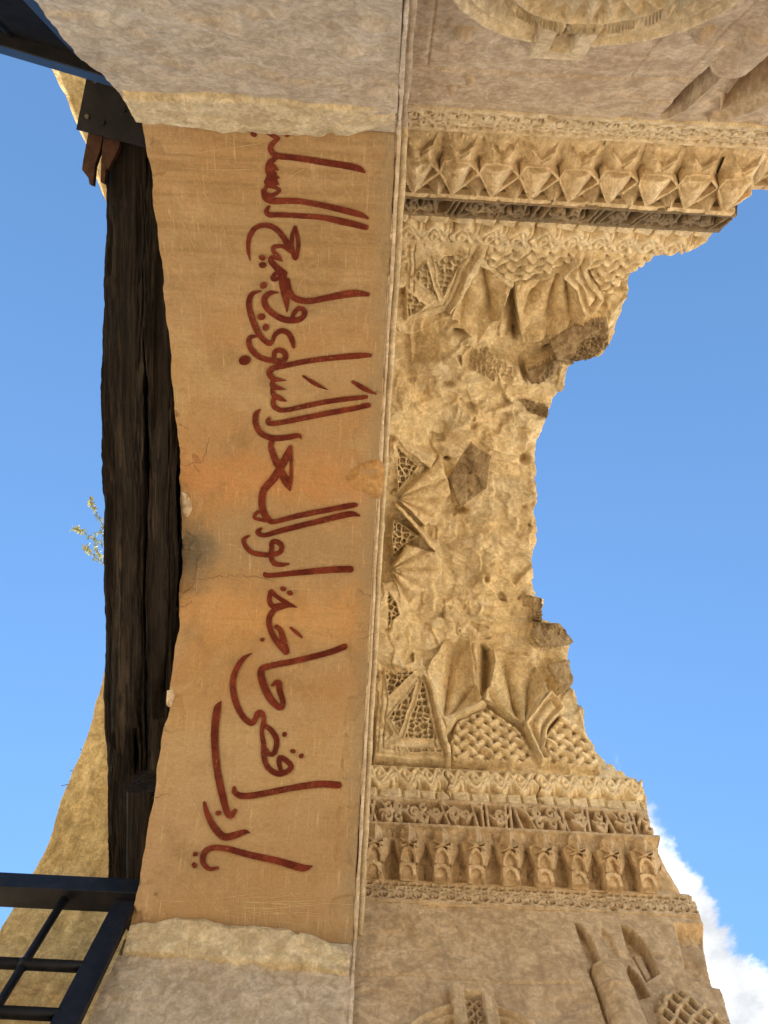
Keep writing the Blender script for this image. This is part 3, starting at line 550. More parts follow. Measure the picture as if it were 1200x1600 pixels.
# plain wall faces with medallion, bosses, slots and corner shaft
def wall_face(side):
    Y0, zt, par, mat = (YN, 4.78, WN, M_wallN) if side < 0 else (YS, 5.06, WS, M_wallS)
    zl = 2.75 if side < 0 else 3.35
    nz, nn = (330, 400) if side < 0 else (300, 400)
    z = np.linspace(zl, zt, nz); P2 = np.stack([np.full(nz, Y0), z], -1)
    lab = {}
    def hf(X, s):
        Z = z[:, None]+0*X
        h = .012*fbm(X+side, Z, 1.4, 4)+.005*fbm(X, Z+side, 11, 4)+.012*sst(fbm(X+2, Z+5*side, 2.3, 5), .22, .34)
        cx, cz, Rr, key = (.735, 3.20, .60, (.59, .84, 3.62, 3.88)) if side < 0 else (.755, 3.58, .55, (.62, .885, 3.98, 4.27))
        r = np.hypot(X-cx, Z-cz)/Rr; q = np.degrees(np.arctan2(Z-cz, X-cx))
        ring = np.interp(r, [0, .58, .60, .66, .70, .74, .80, .83, .86, .90, .95, .97, 1.0, 1.015], [-.03, -.06, -.05, .03, .04, .04, .02, -.02, -.045, -.01, -.05, -.055, -.03, 0])
        ring = ring+.006*fbm(X, Z, 20, 3)*(r < 1)
        fan = .045*np.abs(np.sin(np.radians(q)*11))*(r < .56)*sst(r, .1, .3); ring = ring+fan
        u = (q/360*15) % 1.0; vv = (r-.58)/.18; d = ribs(u, vv, [arc(.5, .5, .42, .34, 0, 360, 14), [(0, .5), (.2, .2), (.5, .16), (.8, .2), (1, .5)]], .1, 1.0)
        ring = ring-.05*(1-sst(d, .08, .17))*((r > .6) & (r < .76))
        h = np.where(r < 1.015, ring, h)
        kx0, kx1, kz0, kz1 = key; kd = sdf(np.stack([X, Z], -1), [(kx0, kz0-.05), (kx1, kz0-.05), (kx1, kz1), (kx0, kz1)])
        blk = -.07+0*X
        ki = sdf(np.stack([X, Z], -1), [(kx0+.075, kz0-.2), (kx1-.075, kz0-.2), (kx1-.075, kz1-.08), (kx0+.075, kz1-.08)])
        d = np.minimum.reduce([np.abs(np.hypot(X-(kx0+kx1)/2-sx*.035, Z-kz1+oz)-.026) for sx in (-1, 1) for oz in (.13, .2, .27)])
        blk = np.where(ki < 0, .03-.05*(1-sst(d, .006, .014)), blk); h = np.where(kd < 0, blk, h)
        for bx, bz, br in ([(.28, 3.83, .055), (1.33, 3.70, .05), (.36, 4.32, .03), (.28, 4.46, .025)] if side < 0 else [(.2, 4.62, .012)]):
            h = h-.05*np.clip(1-((X-bx)**2+(Z-bz)**2)/br**2, 0, 1)**.6
        # joints and scored frame lines
        for xl in ((.13, 1.16, 1.42) if side < 0 else ()): h = h+.008*np.exp(-((X-xl)/.006)**2)*(Z < 4.2)
        zj = 4.22+.02*np.sin(X*3) if side < 0 else 4.36+.015*np.sin(X*5); h = h+(.010*np.exp(-((Z-zj)/.008)**2)+.007*sst(Z, zj+.01, zj-.01)*.6)*(X < 1.47)
        Q = np.stack([X, Z], -1)
        if side < 0:
            lab['x'] = 1.485
            h = np.where((X > 1.485) & (Z < 4.03-.02*np.sin(X*20)), h-.05+.15*((X-1.60)/.12)**2*.4, h)     # shaft below its ledge
            sl = sdf(Q, [(1.49, 2.5), (1.49, 4.70), (1.53, 4.69), (1.575, 4.55), (1.575, 4.08), (1.50, 4.04)]); h = np.where((sl < 0) & (Z > 4.03), .11, h); h = np.where((sl > 0) & (sl < .018) & (X > 1.5) & (Z > 4.1), -.02, h)
            rc = sdf(Q, [(1.665, 2.5), (1.665, 4.05), (1.70, 4.40), (1.77, 4.56), (1.83, 4.44), (1.90, 4.25), (2.06, 4.1), (2.06, 2.5)]); h = np.where(rc < 0, .34*sst(-rc, 0, .07)+.05*fbm(X, Z, 6, 3), h)
            lp = np.abs(rc-.07); h = h-.045*np.exp(-(lp/.028)**2)*(X > 1.74)
        else:
            sl = sdf(Q, [(1.57, 4.48), (1.655, 4.50), (1.655, 4.78), (1.62, 4.90), (1.565, 4.95), (1.56, 4.7)]); h = np.where(sl < 0, .08*sst(-sl, 0, .012), h)
            sh = (X > 1.57) & (X < 1.80) & (Z < 4.50); h = np.where(sh, -.085*np.sqrt(np.clip(1-((X-1.685)/.115)**2, 0, 1))+.012-.012*np.exp(-((Z-4.31)/.02)**2), h)
            h = np.where((X > 1.545) & (X < 1.572) & (Z < 4.5), .05, h)
            n2 = sdf(Q, [(1.90, 4.40), (2.02, 4.48), (2.02, 4.74), (1.97, 4.90), (1.90, 4.95), (1.87, 4.72)]); h = np.where(n2 < 0, .10*sst(-n2, 0, .015)-.05*sst(-n2, .03, .05)*(Z < 4.7), h)
            n3 = sdf(Q, [(1.80, 4.25), (1.89, 4.28), (1.875, 4.46), (1.83, 4.56), (1.79, 4.48)]); h = np.where(n3 < 0, .08*sst(-n3, 0, .015), h)
            n4 = sdf(Q, [(1.72, 4.6), (1.80, 4.62), (1.79, 4.82), (1.75, 4.90), (1.70, 4.8)]); h = np.where(n4 < 0, .025*sst(-n4, 0, .015), h)
            cp = sdf(Q, [(1.85, 3.3), (1.86, 4.18), (1.95, 4.30), (2.10, 4.33), (2.22, 4.22), (2.32, 4.05), (2.32, 3.3)])
            wv_ = .35*fbm(X, Z, 5, 3); a1 = np.abs(((X*1.0+Z*.6)/.085+wv_) % 1-.5)*2; a2 = np.abs(((X*.9-Z*.8)/.10-wv_) % 1-.5)*2
            cap = -.05+.07*(1-np.maximum(sst(a1, .62, .78), sst(a2, .62, .78))); h = np.where(cp < 0, cap*sst(-cp, 0, .03), h)
            er = sdf(Q, [(2.30, 5.0), (2.24, 4.72), (2.20, 4.55), (2.26, 4.4), (2.7, 4.3), (2.7, 5.0)]); h = h+np.where(er < 0, (.08+.05*ridged(X, Z, 5, 3))*sst(-er, 0, .04), 0)
        return h
    n2 = np.broadcast_to(np.array([float(side), 0.]), P2.shape)
    P, nf = strip(P2, n2, hf, nn, -.02, .02)
    Q = quads(*P.shape[:2]); Vv = P.reshape(-1, 3); cen = Vv[Q].mean(1); X, Z = cen[:, 0], cen[:, 2]
    cx, cz, Rr, key = (.735, 3.20, .60, (.59, .84, 3.62, 3.88)) if side < 0 else (.755, 3.58, .55, (.62, .885, 3.98, 4.27))
    front = np.arange(len(Q)) % (P.shape[1]-1) < nf-1
    ks = front & (X > key[0]) & (X < key[1]) & (Z > key[2]-.05) & (Z < key[3]); md = front & (np.hypot(X-cx, Z-cz) < Rr*1.015) & ~ks
    bs = np.zeros(len(Q), int)
    blist = [(.28, 3.83, .055), (1.33, 3.70, .05), (.36, 4.32, .03)] if side < 0 else []
    for i, (bx, bz, br) in enumerate(blist): bs[front & (np.hypot(X-bx, Z-bz) < br)] = i+1
    shf = front & ((X > 1.485) & (X < 1.665) & (Z < 4.03) if side < 0 else (X > 1.572) & (X < 1.80) & (Z < 4.50))
    cap = front & (sdf(np.stack([X, Z], -1), [(1.85, 3.3), (1.86, 4.18), (1.95, 4.30), (2.10, 4.33), (2.22, 4.22), (2.32, 4.05), (2.32, 3.3)]) < 0) & (side > 0)
    used = ks | md | (bs > 0) | shf | cap
    sub('wall_face', Vv, Q, ~used, mat, par)
    sub('keystone_block', Vv, Q, ks, M_carv if side < 0 else M_sbrown, par); sub('medallion', Vv, Q, md, M_carv if side < 0 else M_sbrown, par)
    for i in range(len(blist)): sub('boss', Vv, Q, bs == i+1, mat, par)
    sub('corner_shaft', Vv, Q, shf, mat, par)
    if side > 0: sub('carved_capital', Vv, Q, cap, M_sbrown, par)
    ya, yb = sorted((Y0+side*.06, Y0+side*.5)); box('lower_wall', (.02, ya, GZ), (2.25 if side > 0 else 3.0, yb, zl+.0), mat, par)
    box('lower_wall_face', (.015, min(Y0, Y0+side*.055), GZ), (2.25 if side > 0 else 3.0, max(Y0, Y0+side*.055), zl-.001), mat, par)
wall_face(-1); wall_face(1)
for side, Bd, par, mf, m2, mr in ((-1, NB, WN, M_carv, M_soot, M_vcarv), (1, SB, WS, M_sbrown, M_sbrown, M_vcarv)):
    nu = 640 if side < 0 else 560
    P2, n2 = straight(Bd['w0'], Bd['w1'], 52); P, _ = strip(P2, n2, ring_frieze(.085, .15 if side < 0 else .125), nu); o = gridobj('ring_frieze', P, mf, par)
    P2, n2 = straight(Bd['m'], Bd['f'], 52); P, _ = strip(P2, n2, script_frieze(.08, True, 3 if side < 0 else 8), nu); o = gridobj('script_frieze', P, m2, par)
    P2, n2 = straight(Bd['f'], Bd['r'], 60); P, _ = strip(P2, n2, rope(side > 0, 3.*side), nu); o = gridobj('rope_moulding', P, mr, par)
    # backing and plain fillet of the niche cornice
    P2, n2 = straight(Bd['w1'], Bd['m'], 24); P, _ = strip(P2, n2, lambda X, s: .15+0*X, 60); gridobj('cornice_core', P, mf, par)
    for ka, kb in (('w0', 'w1'), ('m', 'f'), ('f', 'r')):
        a_, b_ = np.array(Bd[ka]), np.array(Bd[kb]); d_ = (b_-a_)/np.linalg.norm(b_-a_)
        P2, n2 = straight(a_-d_*.12, b_+d_*.12, 12); P, _ = strip(P2, n2, lambda X, s: .12+0*X, 30); gridobj('masonry_core', P, mf, par)

# niche cornice: one cell of each kind, copied along the wall
def cell_mesh(name, hfun, wdt, a, b, mat, nu=60, nv_=84):
    a = np.array(a); b = np.array(b); d = b-a; Lv = np.linalg.norm(d); d = d/Lv; nn = np.array([d[1], -d[0]])
    if nn@np.array([a[0]-1.1, 1.5]) < 0: nn = -nn
    U, Vq = np.meshgrid(np.linspace(0, 1, nu), np.linspace(0, 1, nv_), indexing='ij'); hh = hfun(U, Vq)
    V = np.stack([U*wdt, a[0]+d[0]*Vq*Lv+nn[0]*hh, a[1]+d[1]*Vq*Lv+nn[1]*hh], -1).reshape(-1, 3)
    o = fast(name, V, quads(nu, nv_), mat, None, False); me = o.data; bpy.data.objects.remove(o); return me
def lay(h, U, V, poly, hp, soft=.012):
    q = sdf(np.stack([U, V*1.6], -1), [(x, y*1.6) for x, y in poly]); mk = sst(q, soft, -soft); return h*(1-mk)+hp*mk
def ridge(h, U, V, a, b, w, hp):
    ex, ey = b[0]-a[0], (b[1]-a[1])*1.6; t_ = np.clip(((U-a[0])*ex+(V-a[1])*1.6*ey)/(ex*ex+ey*ey), 0, 1)
    dd = np.hypot(U-a[0]-t_*ex, (V-a[1])*1.6-t_*ey); mk = 1-sst(dd, w*.6, w); return h*(1-mk)+hp*mk
def cellN(U, V):       # pendant cell: deep valley at both sides, sunk upper field, bulging six-sided face, small spur below
    dv = np.minimum(U, 1-U)
    h = .065-.09*sst(dv, 0, .34)*(.35+.65*sst(V, 0, .35))+.02*sst(V, .15, 0)
    crv = [(.11, -.02), (.13, .09), (.20, .2), (.33, .29), (.48, .36), (.62, .31), (.77, .22), (.88, .11), (.95, -.02)]
    h = lay(h, U, V, crv, .035+.04*(1-V/.36)-.02*np.sin(np.clip((U-.1)/.85, 0, 1)*math.pi))
    h = ridge(h, U, V, (.48, .36), (.20, .2), .03, -.015); h = ridge(h, U, V, (.48, .36), (.77, .22), .03, -.01)
    h = lay(h, U, V, [(-.02, .56), (.11, .40), (.68, .40), (1.02, .56), (.37, .90)], -.02)
    face = np.maximum.reduce([-.085+.20*np.abs(U-.42-.2*(V-.6))**1.5+0*V, -.085+.32*(U-.60+.55*(V-.45)), -.08+.25*(.24-U+.4*(V-.45))])+.02*(V-.45)
    h = lay(h, U, V, [(.03, .58), (.13, .42), (.67, .42), (.95, .57), (.37, .86)], face)
    h = ridge(h, U, V, (.23, .43), (.36, .84), .014, -.068)
    for p, q in (((0, .56), (.11, .41)), ((.68, .41), (1, .56)), ((.11, .41), (.68, .41)), ((1, .56), (.37, .89)), ((0, .56), (.37, .89))): h = ridge(h, U, V, p, q, .045, -.04)
    low = V > (.56+.33*np.where(U < .37, U/.37, (1-U)/.63))+.03
    spur = .07-.10*np.clip(1-np.minimum(U, 1-U)/.24, 0, 1)*sst(V, .66, .9)
    hl = np.where(V > .93, -.004, spur); h = np.where(low, hl, h)
    return h+.004*fbm(U*3, V*5, 2, 3)
def cellS(U, V):       # hooded pendant: rounded finger above, two wings, stepped body below
    h = .055-.045*sst(V, .58, .72)+0*U
    L = lambda h, p, hp, sf=.014: lay(h, U, V, p, hp, sf)
    h = L(h, [(.02, .70), (.12, .73), (.24, .78), (.48, .66), (.42, .46), (.26, .30), (.17, .38), (.08, .55)], -.055-.12*(U-.15)+.05*(.7-V))
    h = L(h, [(.58, .70), (.78, .76), (.92, .75), (.99, .66), (.95, .55), (.84, .40), (.74, .26), (.58, .38)], -.10+.36*(U-.62))
    h = L(h, [(.20, .30), (.22, .46), (.30, .57), (.43, .62), (.56, .57), (.67, .46), (.68, .28)], -.095)
    h = L(h, [(.27, .31), (.29, .42), (.36, .50), (.44, .53), (.53, .49), (.60, .41), (.62, .30)], -.065+.10*np.clip(U-.44, 0, 1))
    h = L(h, [(.19, .29), (.40, .31), (.68, .28), (.72, .12), (.70, -.02), (.22, -.02), (.18, .1)], -.09+.10*np.clip(U-.45, 0, 1)+.03*sst(V, .1, -.02))
    h = L(h, [(.26, -.02), (.26, .14), (.32, .21), (.43, .24), (.53, .21), (.58, .13), (.58, -.02)], -.065+.05*(U-.3))
    h = L(h, [(.68, .28), (.76, .31), (.83, .18), (.80, -.02), (.70, -.02), (.72, .12)], -.05+.7*(U-.68))
    q = np.clip((U-.44)/.23, -1, 1); fing = -.115+.05*np.abs(q)+.05*np.clip(q, 0, 1)+.05*sst(V, .92, .99)
    h = L(h, [(.21, .66), (.20, .84), (.24, .92), (.31, .965), (.42, .985), (.53, .975), (.62, .93), (.67, .85), (.68, .66), (.44, .60)], fing)
    h = ridge(h, U, V, (.20, .70), (.68, .57), .028, -.11); h = ridge(h, U, V, (.68, .70), (.22, .57), .028, -.11)
    return h*(.35+.65*sst(V, 0, .10))+.004*fbm(U*3, V*5, 2, 3)
cwN = .262; meN = cell_mesh('faceted_pendant', cellN, cwN, NB['w1'], NB['m'], M_carv)
cwS = .262; meS = cell_mesh('hooded_pendant', cellS, cwS, SB['w1'], SB['m'], M_sbrown)
def place(me, name, par, x, flipx=1):
    o = bpy.data.objects.new(name, me); C.objects.link(o); o.parent = par; o.location = Vector((x, rng.normal()*.003, 0))-Vector(par.location); return o
def clip_end(hf, Bd, x0):      # the last cells stop at the broken edge
    def f(U, V):
        a, b = np.array(Bd['w1']), np.array(Bd['m']); P2 = a+(b-a)*V.reshape(-1, 1); Xe = sect_edge(P2).reshape(V.shape)+.02*fbm(V*2, V, 3, 3)-.02
        return hf(U, V)+.32*sst(x0+U*.262, Xe-.03, Xe+.03)
    return f
for hf_, Bd, par, mat, nm, n_, xo in ((cellN, NB, WN, M_carv, 'faceted_pendant', 10, .025), (cellS, SB, WS, M_sbrown, 'hooded_pendant', 9, 0.)):
    me0 = meN if par is WN else meS
    for i in range(n_):
        x_ = xo+i*.262
        wear = rng.random()*9
        def worn(U, V, hf_=hf_, wear=wear): return hf_(U, V)+.022*sst(fbm(U*1.3+wear, V*2+wear, 1.6, 4), .18, .5)+.008*fbm(U*2+wear, V*3, 2, 3)
        fn = clip_end(worn, Bd, x_) if i >= n_-2 else worn
        place(cell_mesh(nm, fn, .262, Bd['w1'], Bd['m'], mat), nm, par, x_)
# thin fillets over and under the cells
for Bd, par, mat, ex in ((NB, WN, M_carv, (2.62, 2.62)), (SB, WS, M_sbrown, (2.36, 2.36))):
    for k_, key in enumerate(('w1',)):
        y, z = Bd[key]; sg = -1 if y < 1 else 1
        P = []
        xs = np.linspace(-.02, sect_edge(np.array([[y, z]]))[0]-.03, 160)
        for q in np.linspace(0, math.pi, 7):
            P.append(np.stack([xs, y-sg*.012*math.sin(q)+.003*fbm(xs, xs*0+q, 9, 3), z+.012*math.cos(q)+0*xs+.003*fbm(xs, xs*0+z, 6, 3)], -1))
        gridobj('fillet', np.stack(P, 1), mat, par)

# ------------------------------------------------------------------ broken vault
VT = thing('ruined_vault', 'broken yellow limestone niche vault with carved panels against the sky', 'vault', (.9, 1.085, 6.2))
nv = 760; k = np.linspace(0, seg[-1], nv); P2 = np.stack([np.interp(k, seg, V2[:, 0]), np.interp(k, seg, V2[:, 1])], -1)
T2 = np.gradient(P2, axis=0); n2 = np.stack([-T2[:, 1], T2[:, 0]], -1); n2 /= np.linalg.norm(n2, axis=1)[:, None]; n2 *= np.where(n2[:, 1:2] < 0, -1, 1)
kern = np.hanning(41); kern /= kern.sum()
for c_ in (0, 1): n2[:, c_] = np.convolve(np.pad(n2[:, c_], 20, 'edge'), kern, 'valid')
n2 /= np.linalg.norm(n2, axis=1)[:, None]
def zs(org, sc, *p): return [(org[0]+x/sc, org[1]+y/sc) for x, y in p]
ZA = ((600, 330), 2.857); ZB = ((560, 660), 3.3333); ZC = ((560, 960), 2.5)
PIECES = [   # name, outline, kind, material, extra
 ('framed_panel', zs(*ZA, (100, 100), (410, 112), (440, 118), (290, 445), (95, 490)), 'frame', M_vcarv, None),
 ('tracery_panel', zs(*ZA, (218, 185), (372, 178), (262, 372), (235, 300)), 'trac', M_vcarv, None),
 ('tracery_panel', zs(*ZA, (195, 205), (245, 385), (122, 282)), 'trac', M_vcarv, None),
 ('tracery_panel', zs(*ZA, (102, 330), (190, 405), (105, 472)), 'trac', M_vcarv, None),
 ('tracery_panel', zs(*ZA, (178, 116), (385, 120), (380, 146), (180, 144)), 'trac', M_vcarv, None),
 ('tympanum_panel', zs(*ZA, (440, 188), (470, 140), (900, 160), (790, 250), (620, 318), (575, 322), (470, 232)), 'latt', M_vcarv, None),
 ('tympanum_panel', zs(*ZA, (915, 200), (950, 170), (1215, 195), (1115, 262), (1020, 360), (972, 370), (930, 290), (903, 230)), 'latt', M_vcarv, None),
 ('fluted_cell', zs(*ZA, (420, 225), (580, 335), (515, 480), (420, 585), (300, 470)), 'conch', M_vcarv, (zs(*ZA, (425, 215))[0], 5)),
 ('fluted_cell', zs(*ZA, (590, 330), (800, 248), (860, 330), (905, 470), (730, 560), (612, 582)), 'conch', M_vcarv, (zs(*ZA, (805, 240))[0], 7)),
 ('open_niche', zs(*ZA, (582, 345), (606, 580), (512, 578), (520, 488)), 'niche', M_vcarv, None),
 ('strap_rib', zs(*ZA, (405, 185), (436, 112), (466, 130), (425, 232), (305, 440), (283, 440)), 'strap', M_vcarv, None),
 ('strap_rib', zs(*ZA, (795, 252), (905, 148), (938, 172), (900, 232), (922, 300), (978, 372), (920, 442), (880, 420), (852, 320)), 'rib', M_vcarv, None),
 ('broken_block', zs(*ZA, (730, 562), (905, 478), (990, 450), (1002, 592), (872, 672), (820, 690), (760, 640)), 'block', M_frag, None),
 ('carved_fragment', zs(*ZA, (345, 600), (440, 595), (600, 690), (640, 770), (520, 770), (400, 700), (345, 690)), 'block', M_vcarv, None),
 ('carved_fragment', zs(*ZA, (640, 700), (760, 640), (800, 700), (740, 745), (650, 760)), 'block', M_frag, None),
 ('broken_block', zs(*ZA, (600, 850), (740, 870), (730, 930), (640, 900)), 'block', M_frag, None),
 ('strap_rib', zs(*ZB, (185, 58), (412, 182), (372, 235), (225, 118)), 'strap', M_vcarv, None),
 ('tracery_panel', zs(*ZB, (195, 112), (312, 222), (205, 362)), 'trac', M_vcarv, None),
 ('shell_fan', zs(*ZB, (200, 390), (372, 232), (430, 190), (482, 372), (350, 545)), 'fan', M_vcarv, (zs(*ZB, (205, 392))[0], 7)),
 ('tracery_panel', zs(*ZB, (178, 500), (312, 592), (176, 692)), 'trac', M_vcarv, None),
 ('strap_rib', zs(*ZB, (185, 420), (215, 430), (400, 640), (402, 672), (372, 650)), 'strap', M_vcarv, None),
 ('shell_fan', zs(*ZB, (165, 762), (250, 640), (400, 680), (432, 790), (362, 852), (240, 962)), 'fan', M_vcarv, (zs(*ZB, (168, 765))[0], 6)),
 ('tracery_panel', zs(*ZB, (150, 878), (205, 930), (222, 1000), (148, 1065)), 'trac', M_vcarv, None),
 ('grey_fragment', zs(*ZB, (520, 200), (590, 110), (692, 180), (662, 350), (530, 452), (500, 372), (460, 290)), 'frag', M_frag, None),
 ('edge_block', zs(*ZB, (905, 905), (960, 915), (955, 1030), (905, 1030)), 'block', M_frag, None),
 ('framed_panel', zs(*ZC, (85, 200), (262, 215), (345, 575), (60, 560)), 'frame', M_vcarv, None),
 ('tracery_panel', zs(*ZC, (172, 490), (250, 250), (310, 500)), 'trac', M_vcarv, None),
 ('tracery_panel', zs(*ZC, (112, 408), (232, 262), (162, 475)), 'trac', M_vcarv, None),
 ('tracery_panel', zs(*ZC, (100, 215), (225, 225), (110, 330)), 'trac', M_vcarv, None),
 ('tracery_panel', zs(*ZC, (140, 520), (322, 532), (328, 556), (142, 545)), 'trac', M_vcarv, None),
 ('tympanum_panel', zs(*ZC, (358, 510), (382, 420), (500, 365), (640, 460), (688, 582), (368, 562)), 'latt', M_vcarv, None),
 ('tympanum_panel', zs(*ZC, (725, 480), (800, 385), (880, 450), (955, 605), (740, 578)), 'latt', M_vcarv, None),
 ('fluted_cell', zs(*ZC, (270, 210), (330, 110), (440, 88), (452, 230), (482, 350), (330, 406)), 'conch', M_vcarv, (zs(*ZC, (330, 420))[0], 5)),
 ('fluted_cell', zs(*ZC, (490, 340), (530, 140), (690, 170), (742, 300), (650, 432)), 'conch', M_core, (zs(*ZC, (650, 460))[0], 6)),
 ('open_niche', zs(*ZC, (453, 95), (528, 128), (520, 262), (482, 312)), 'niche', M_vcarv, None),
 ('strap_rib', zs(*ZC, (258, 240), (285, 260), (335, 410), (362, 575), (338, 578), (318, 470)), 'strap', M_vcarv, None),
 ('strap_rib', zs(*ZC, (648, 432), (745, 300), (802, 372), (732, 450), (720, 540), (742, 592), (708, 597), (660, 470)), 'rib', M_vcarv, None),
 ('strap_rib', zs(*ZC, (318, 410), (480, 345), (500, 362), (380, 420), (345, 470)), 'strap', M_vcarv, None),
 ('broken_block', zs(*ZC, (680, 25), (780, 30), (845, 95), (850, 112), (700, 130), (660, 80)), 'block', M_frag, None),
 ('broken_block', zs(*ZC, (740, 190), (830, 170), (850, 260), (790, 300)), 'frag', M_frag, None),
]
_st = []
for cx_, cy_, rad in ((672, 535, 42), (665, 610, 40), (712, 655, 36), (760, 625, 36), (805, 655, 34), (800, 770, 40), (745, 850, 44), (800, 880, 40), (722, 950, 40), (778, 965, 42), (650, 995, 34), (880, 1060, 26)):
    k_ = random.randint(4, 5); a0 = random.random()*6.28
    _st.append(('rubble_stone', [(cx_+rad*random.uniform(.6, 1.25)*math.cos(a0+6.283*i_/k_), cy_+rad*random.uniform(.5, .95)*math.sin(a0+6.283*i_/k_)) for i_ in range(k_)], 'stone', random.choice([M_core, M_core, M_rub1, M_rub2]), ((cx_, cy_, rad), (random.uniform(-1, 1), random.uniform(-1, 1), random.uniform(-.05, .07)))))
PIECES = _st+PIECES
base = np.zeros((nv, 1))
LABEL = {}
def vault_h(X, s):
    Pw = np.stack([X, np.broadcast_to(P2[:, 0:1], X.shape), np.broadcast_to(P2[:, 1:2], X.shape)], -1); px = proj(Pw)
    x, y = px[..., 0], px[..., 1]
    wx_, wy_ = X+.10*fbm(X, s, 3.1, 3), s+.10*fbm(X+7, s, 3.1, 3)
    h = .07+.17*fbm(wx_, wy_, 1.6, 4, .42)+.05*(ridged(wx_+3, wy_, 1.3, 2)-.6)+.010*fbm(X+1, s, 10, 4)-.022*sst(ridged(wx_*1.0+2, wy_, 3.4, 3), .68, .9)
    for hx, hy, ra_, rb_, dp in ((717, 521, 9, 4, .2), (806, 536, 5, 6, .22), (868, 556, 16, 8, .16), (702, 492, 8, 5, .14), (700, 720, 5, 3, .12), (822, 720, 7, 8, .14), (722, 800, 9, 5, .14), (652, 1049, 5, 3, .2), (776, 1046, 9, 14, .10), (800, 1030, 7, 12, .10), (735, 640, 14, 8, .10), (700, 600, 10, 6, .10), (790, 655, 10, 7, .12), (760, 905, 4, 6, .10), (752, 830, 10, 4, .07), (690, 960, 14, 4, .07)):
        h = h+dp*np.exp(-(((x-hx)/ra_)**2+((y-hy)/rb_)**2)**1.5)
    stp = fbm(wx_+4, wy_+2, 1.5, 3)*3.2; fl0 = np.floor(stp); h = h+.06*(fl0+sst(stp-fl0, .80, .98))*.6                               # broken steps between beds
    h = h+.06*sst(fbm(wx_+8, wy_, 5.5, 3), .46, .62)                                                                                # pits
    h = h-.04*np.exp(-((x-y*0-830)/16)**2)
    lab = np.full(X.shape, -1)
    warpx = x+3.0*fbm(X, s, 7, 4); warpy = y+3.0*fbm(X+5, s, 7, 4)
    ero = .018*fbm(X+2, s+1, 5, 4)+.035*sst(fbm(X+6, s+4, 3.4, 5), .30, .46)
    for i, (nm, poly, kd, mt, ex) in enumerate(PIECES):
        pl = np.array(poly); lo, hi = pl.min(0)-8, pl.max(0)+8
        bb = (x > lo[0]) & (x < hi[0]) & (y > lo[1]) & (y < hi[1])
        if not bb.any(): continue
        q = np.stack([warpx[bb], warpy[bb]], -1); d = sdf(q, poly); Xb, sb = X[bb], s[bb]; xb, yb = x[bb], y[bb]
        ins = np.clip(-d, 0, 99)
        rough = .010*fbm(Xb, sb, 12, 3)
        if kd == 'frame': hp = -.03+.02*sst(np.abs(d+9), 2, 4)*(d > -14)+rough
        elif kd == 'trac':
            w_ = .3*fbm(Xb, sb, 9, 2); a, e = voro(Xb/.062+w_, sb/.055+w_*1.3, .7); hole = sst(e, .16, .36); ctr = 1-sst(a, .10, .2)
            hp = -.03+.075*hole*(1-.7*ctr)*sst(ins, 1, 3.5)-.02*(ins < 2)
        elif kd == 'latt':
            w_ = .10*fbm(Xb, sb, 4, 3); a = (Xb*.72+sb*.95)/.105+w_; b = (Xb*.72-sb*.95)/.105-w_
            fa = np.abs(a % 1-.5)*2; fb = np.abs(b % 1-.5)*2; over = ((np.floor(a)+np.floor(b)) % 2)
            ra = np.sqrt(np.clip(1-(fa/.72)**2, 0, 1)); rb = np.sqrt(np.clip(1-(fb/.72)**2, 0, 1))
            rib = np.where(over > .5, np.maximum(ra, rb*.6), np.maximum(rb, ra*.6))
            gap = sst(fa, .55, .9)*sst(fb, .55, .9); hp = .035-.075*rib*sst(ins, 0, 3)*(.75+.5*vn(Xb*13, sb*13))-.02*(ins < 2)+.05*gap+rough*1.5
        elif kd in ('conch', 'fan'):
            ap, nf_ = ex; an = np.arctan2(yb-ap[1], xb-ap[0]); rr = np.hypot(xb-ap[0], yb-ap[1])
            c0 = np.arctan2(np.mean(pl[:, 1])-ap[1], np.mean(pl[:, 0])-ap[0]); an = (an-c0+math.pi) % (2*math.pi)-math.pi
            fl = np.abs(np.sin(an*nf_*(1.25 if kd == 'conch' else 1.0)+.6+(.25*fbm(Xb, sb, 4, 2) if kd == 'conch' else 0)))
            if kd == 'conch': u = np.clip(ins/26, 0, 1); hp = -.05+.19*(1-(1-u)**2)+.11*(1-fl)**1.7*sst(rr, 5, 30)+.03*fbm(Xb, sb, 3.2, 3)+rough*1.2
            else: hp = -.045+.060*(1-fl)**1.3+.05*np.clip(rr/70, 0, 1)*0+.02*sst(rr, 20, 60)+rough*.6
        elif kd == 'stone':
            (sx_, sy_, sr_), (gx_, gy_, g0_) = ex; hp = .05+.3*g0_+.5*(h[bb]-.07)+.07*(gx_*(xb-sx_)+gy_*(yb-sy_))/sr_+.02*fbm(Xb, sb, 4.5, 4)-.02*sst(ridged(Xb+gx_, sb+gy_, 3, 2), .75, .95)
        elif kd == 'niche': hp = .07+.27*sst(xb-np.interp(yb, pl[np.argsort(pl[:, 1]), 1], pl[np.argsort(pl[:, 1]), 0])*0-pl[:, 0].min(), 4, .9*np.ptp(pl[:, 0]))+rough
        elif kd == 'strap': hp = -.085+.02*sst(ins, 3, 0)+rough*.5
        elif kd == 'rib': hp = -.10+.075*np.exp(-((ins-8)/3.2)**2)+rough*.5
        elif kd == 'block':
            w_ = .4*fbm(Xb, sb, 6, 2); a, e = voro(Xb/.045+w_, sb/.04-w_, .8); hp = -.04+.03*sst(e, .12, .3)*sst(fbm(Xb, sb, 4, 2), -.3, .2)+.12*fbm(Xb, sb, 3, 4)+.04*fbm(Xb, sb, 12, 4)
        else: hp = .03+.02*fbm(Xb, sb, 5, 4)+.012*fbm(Xb, sb, 22, 3)
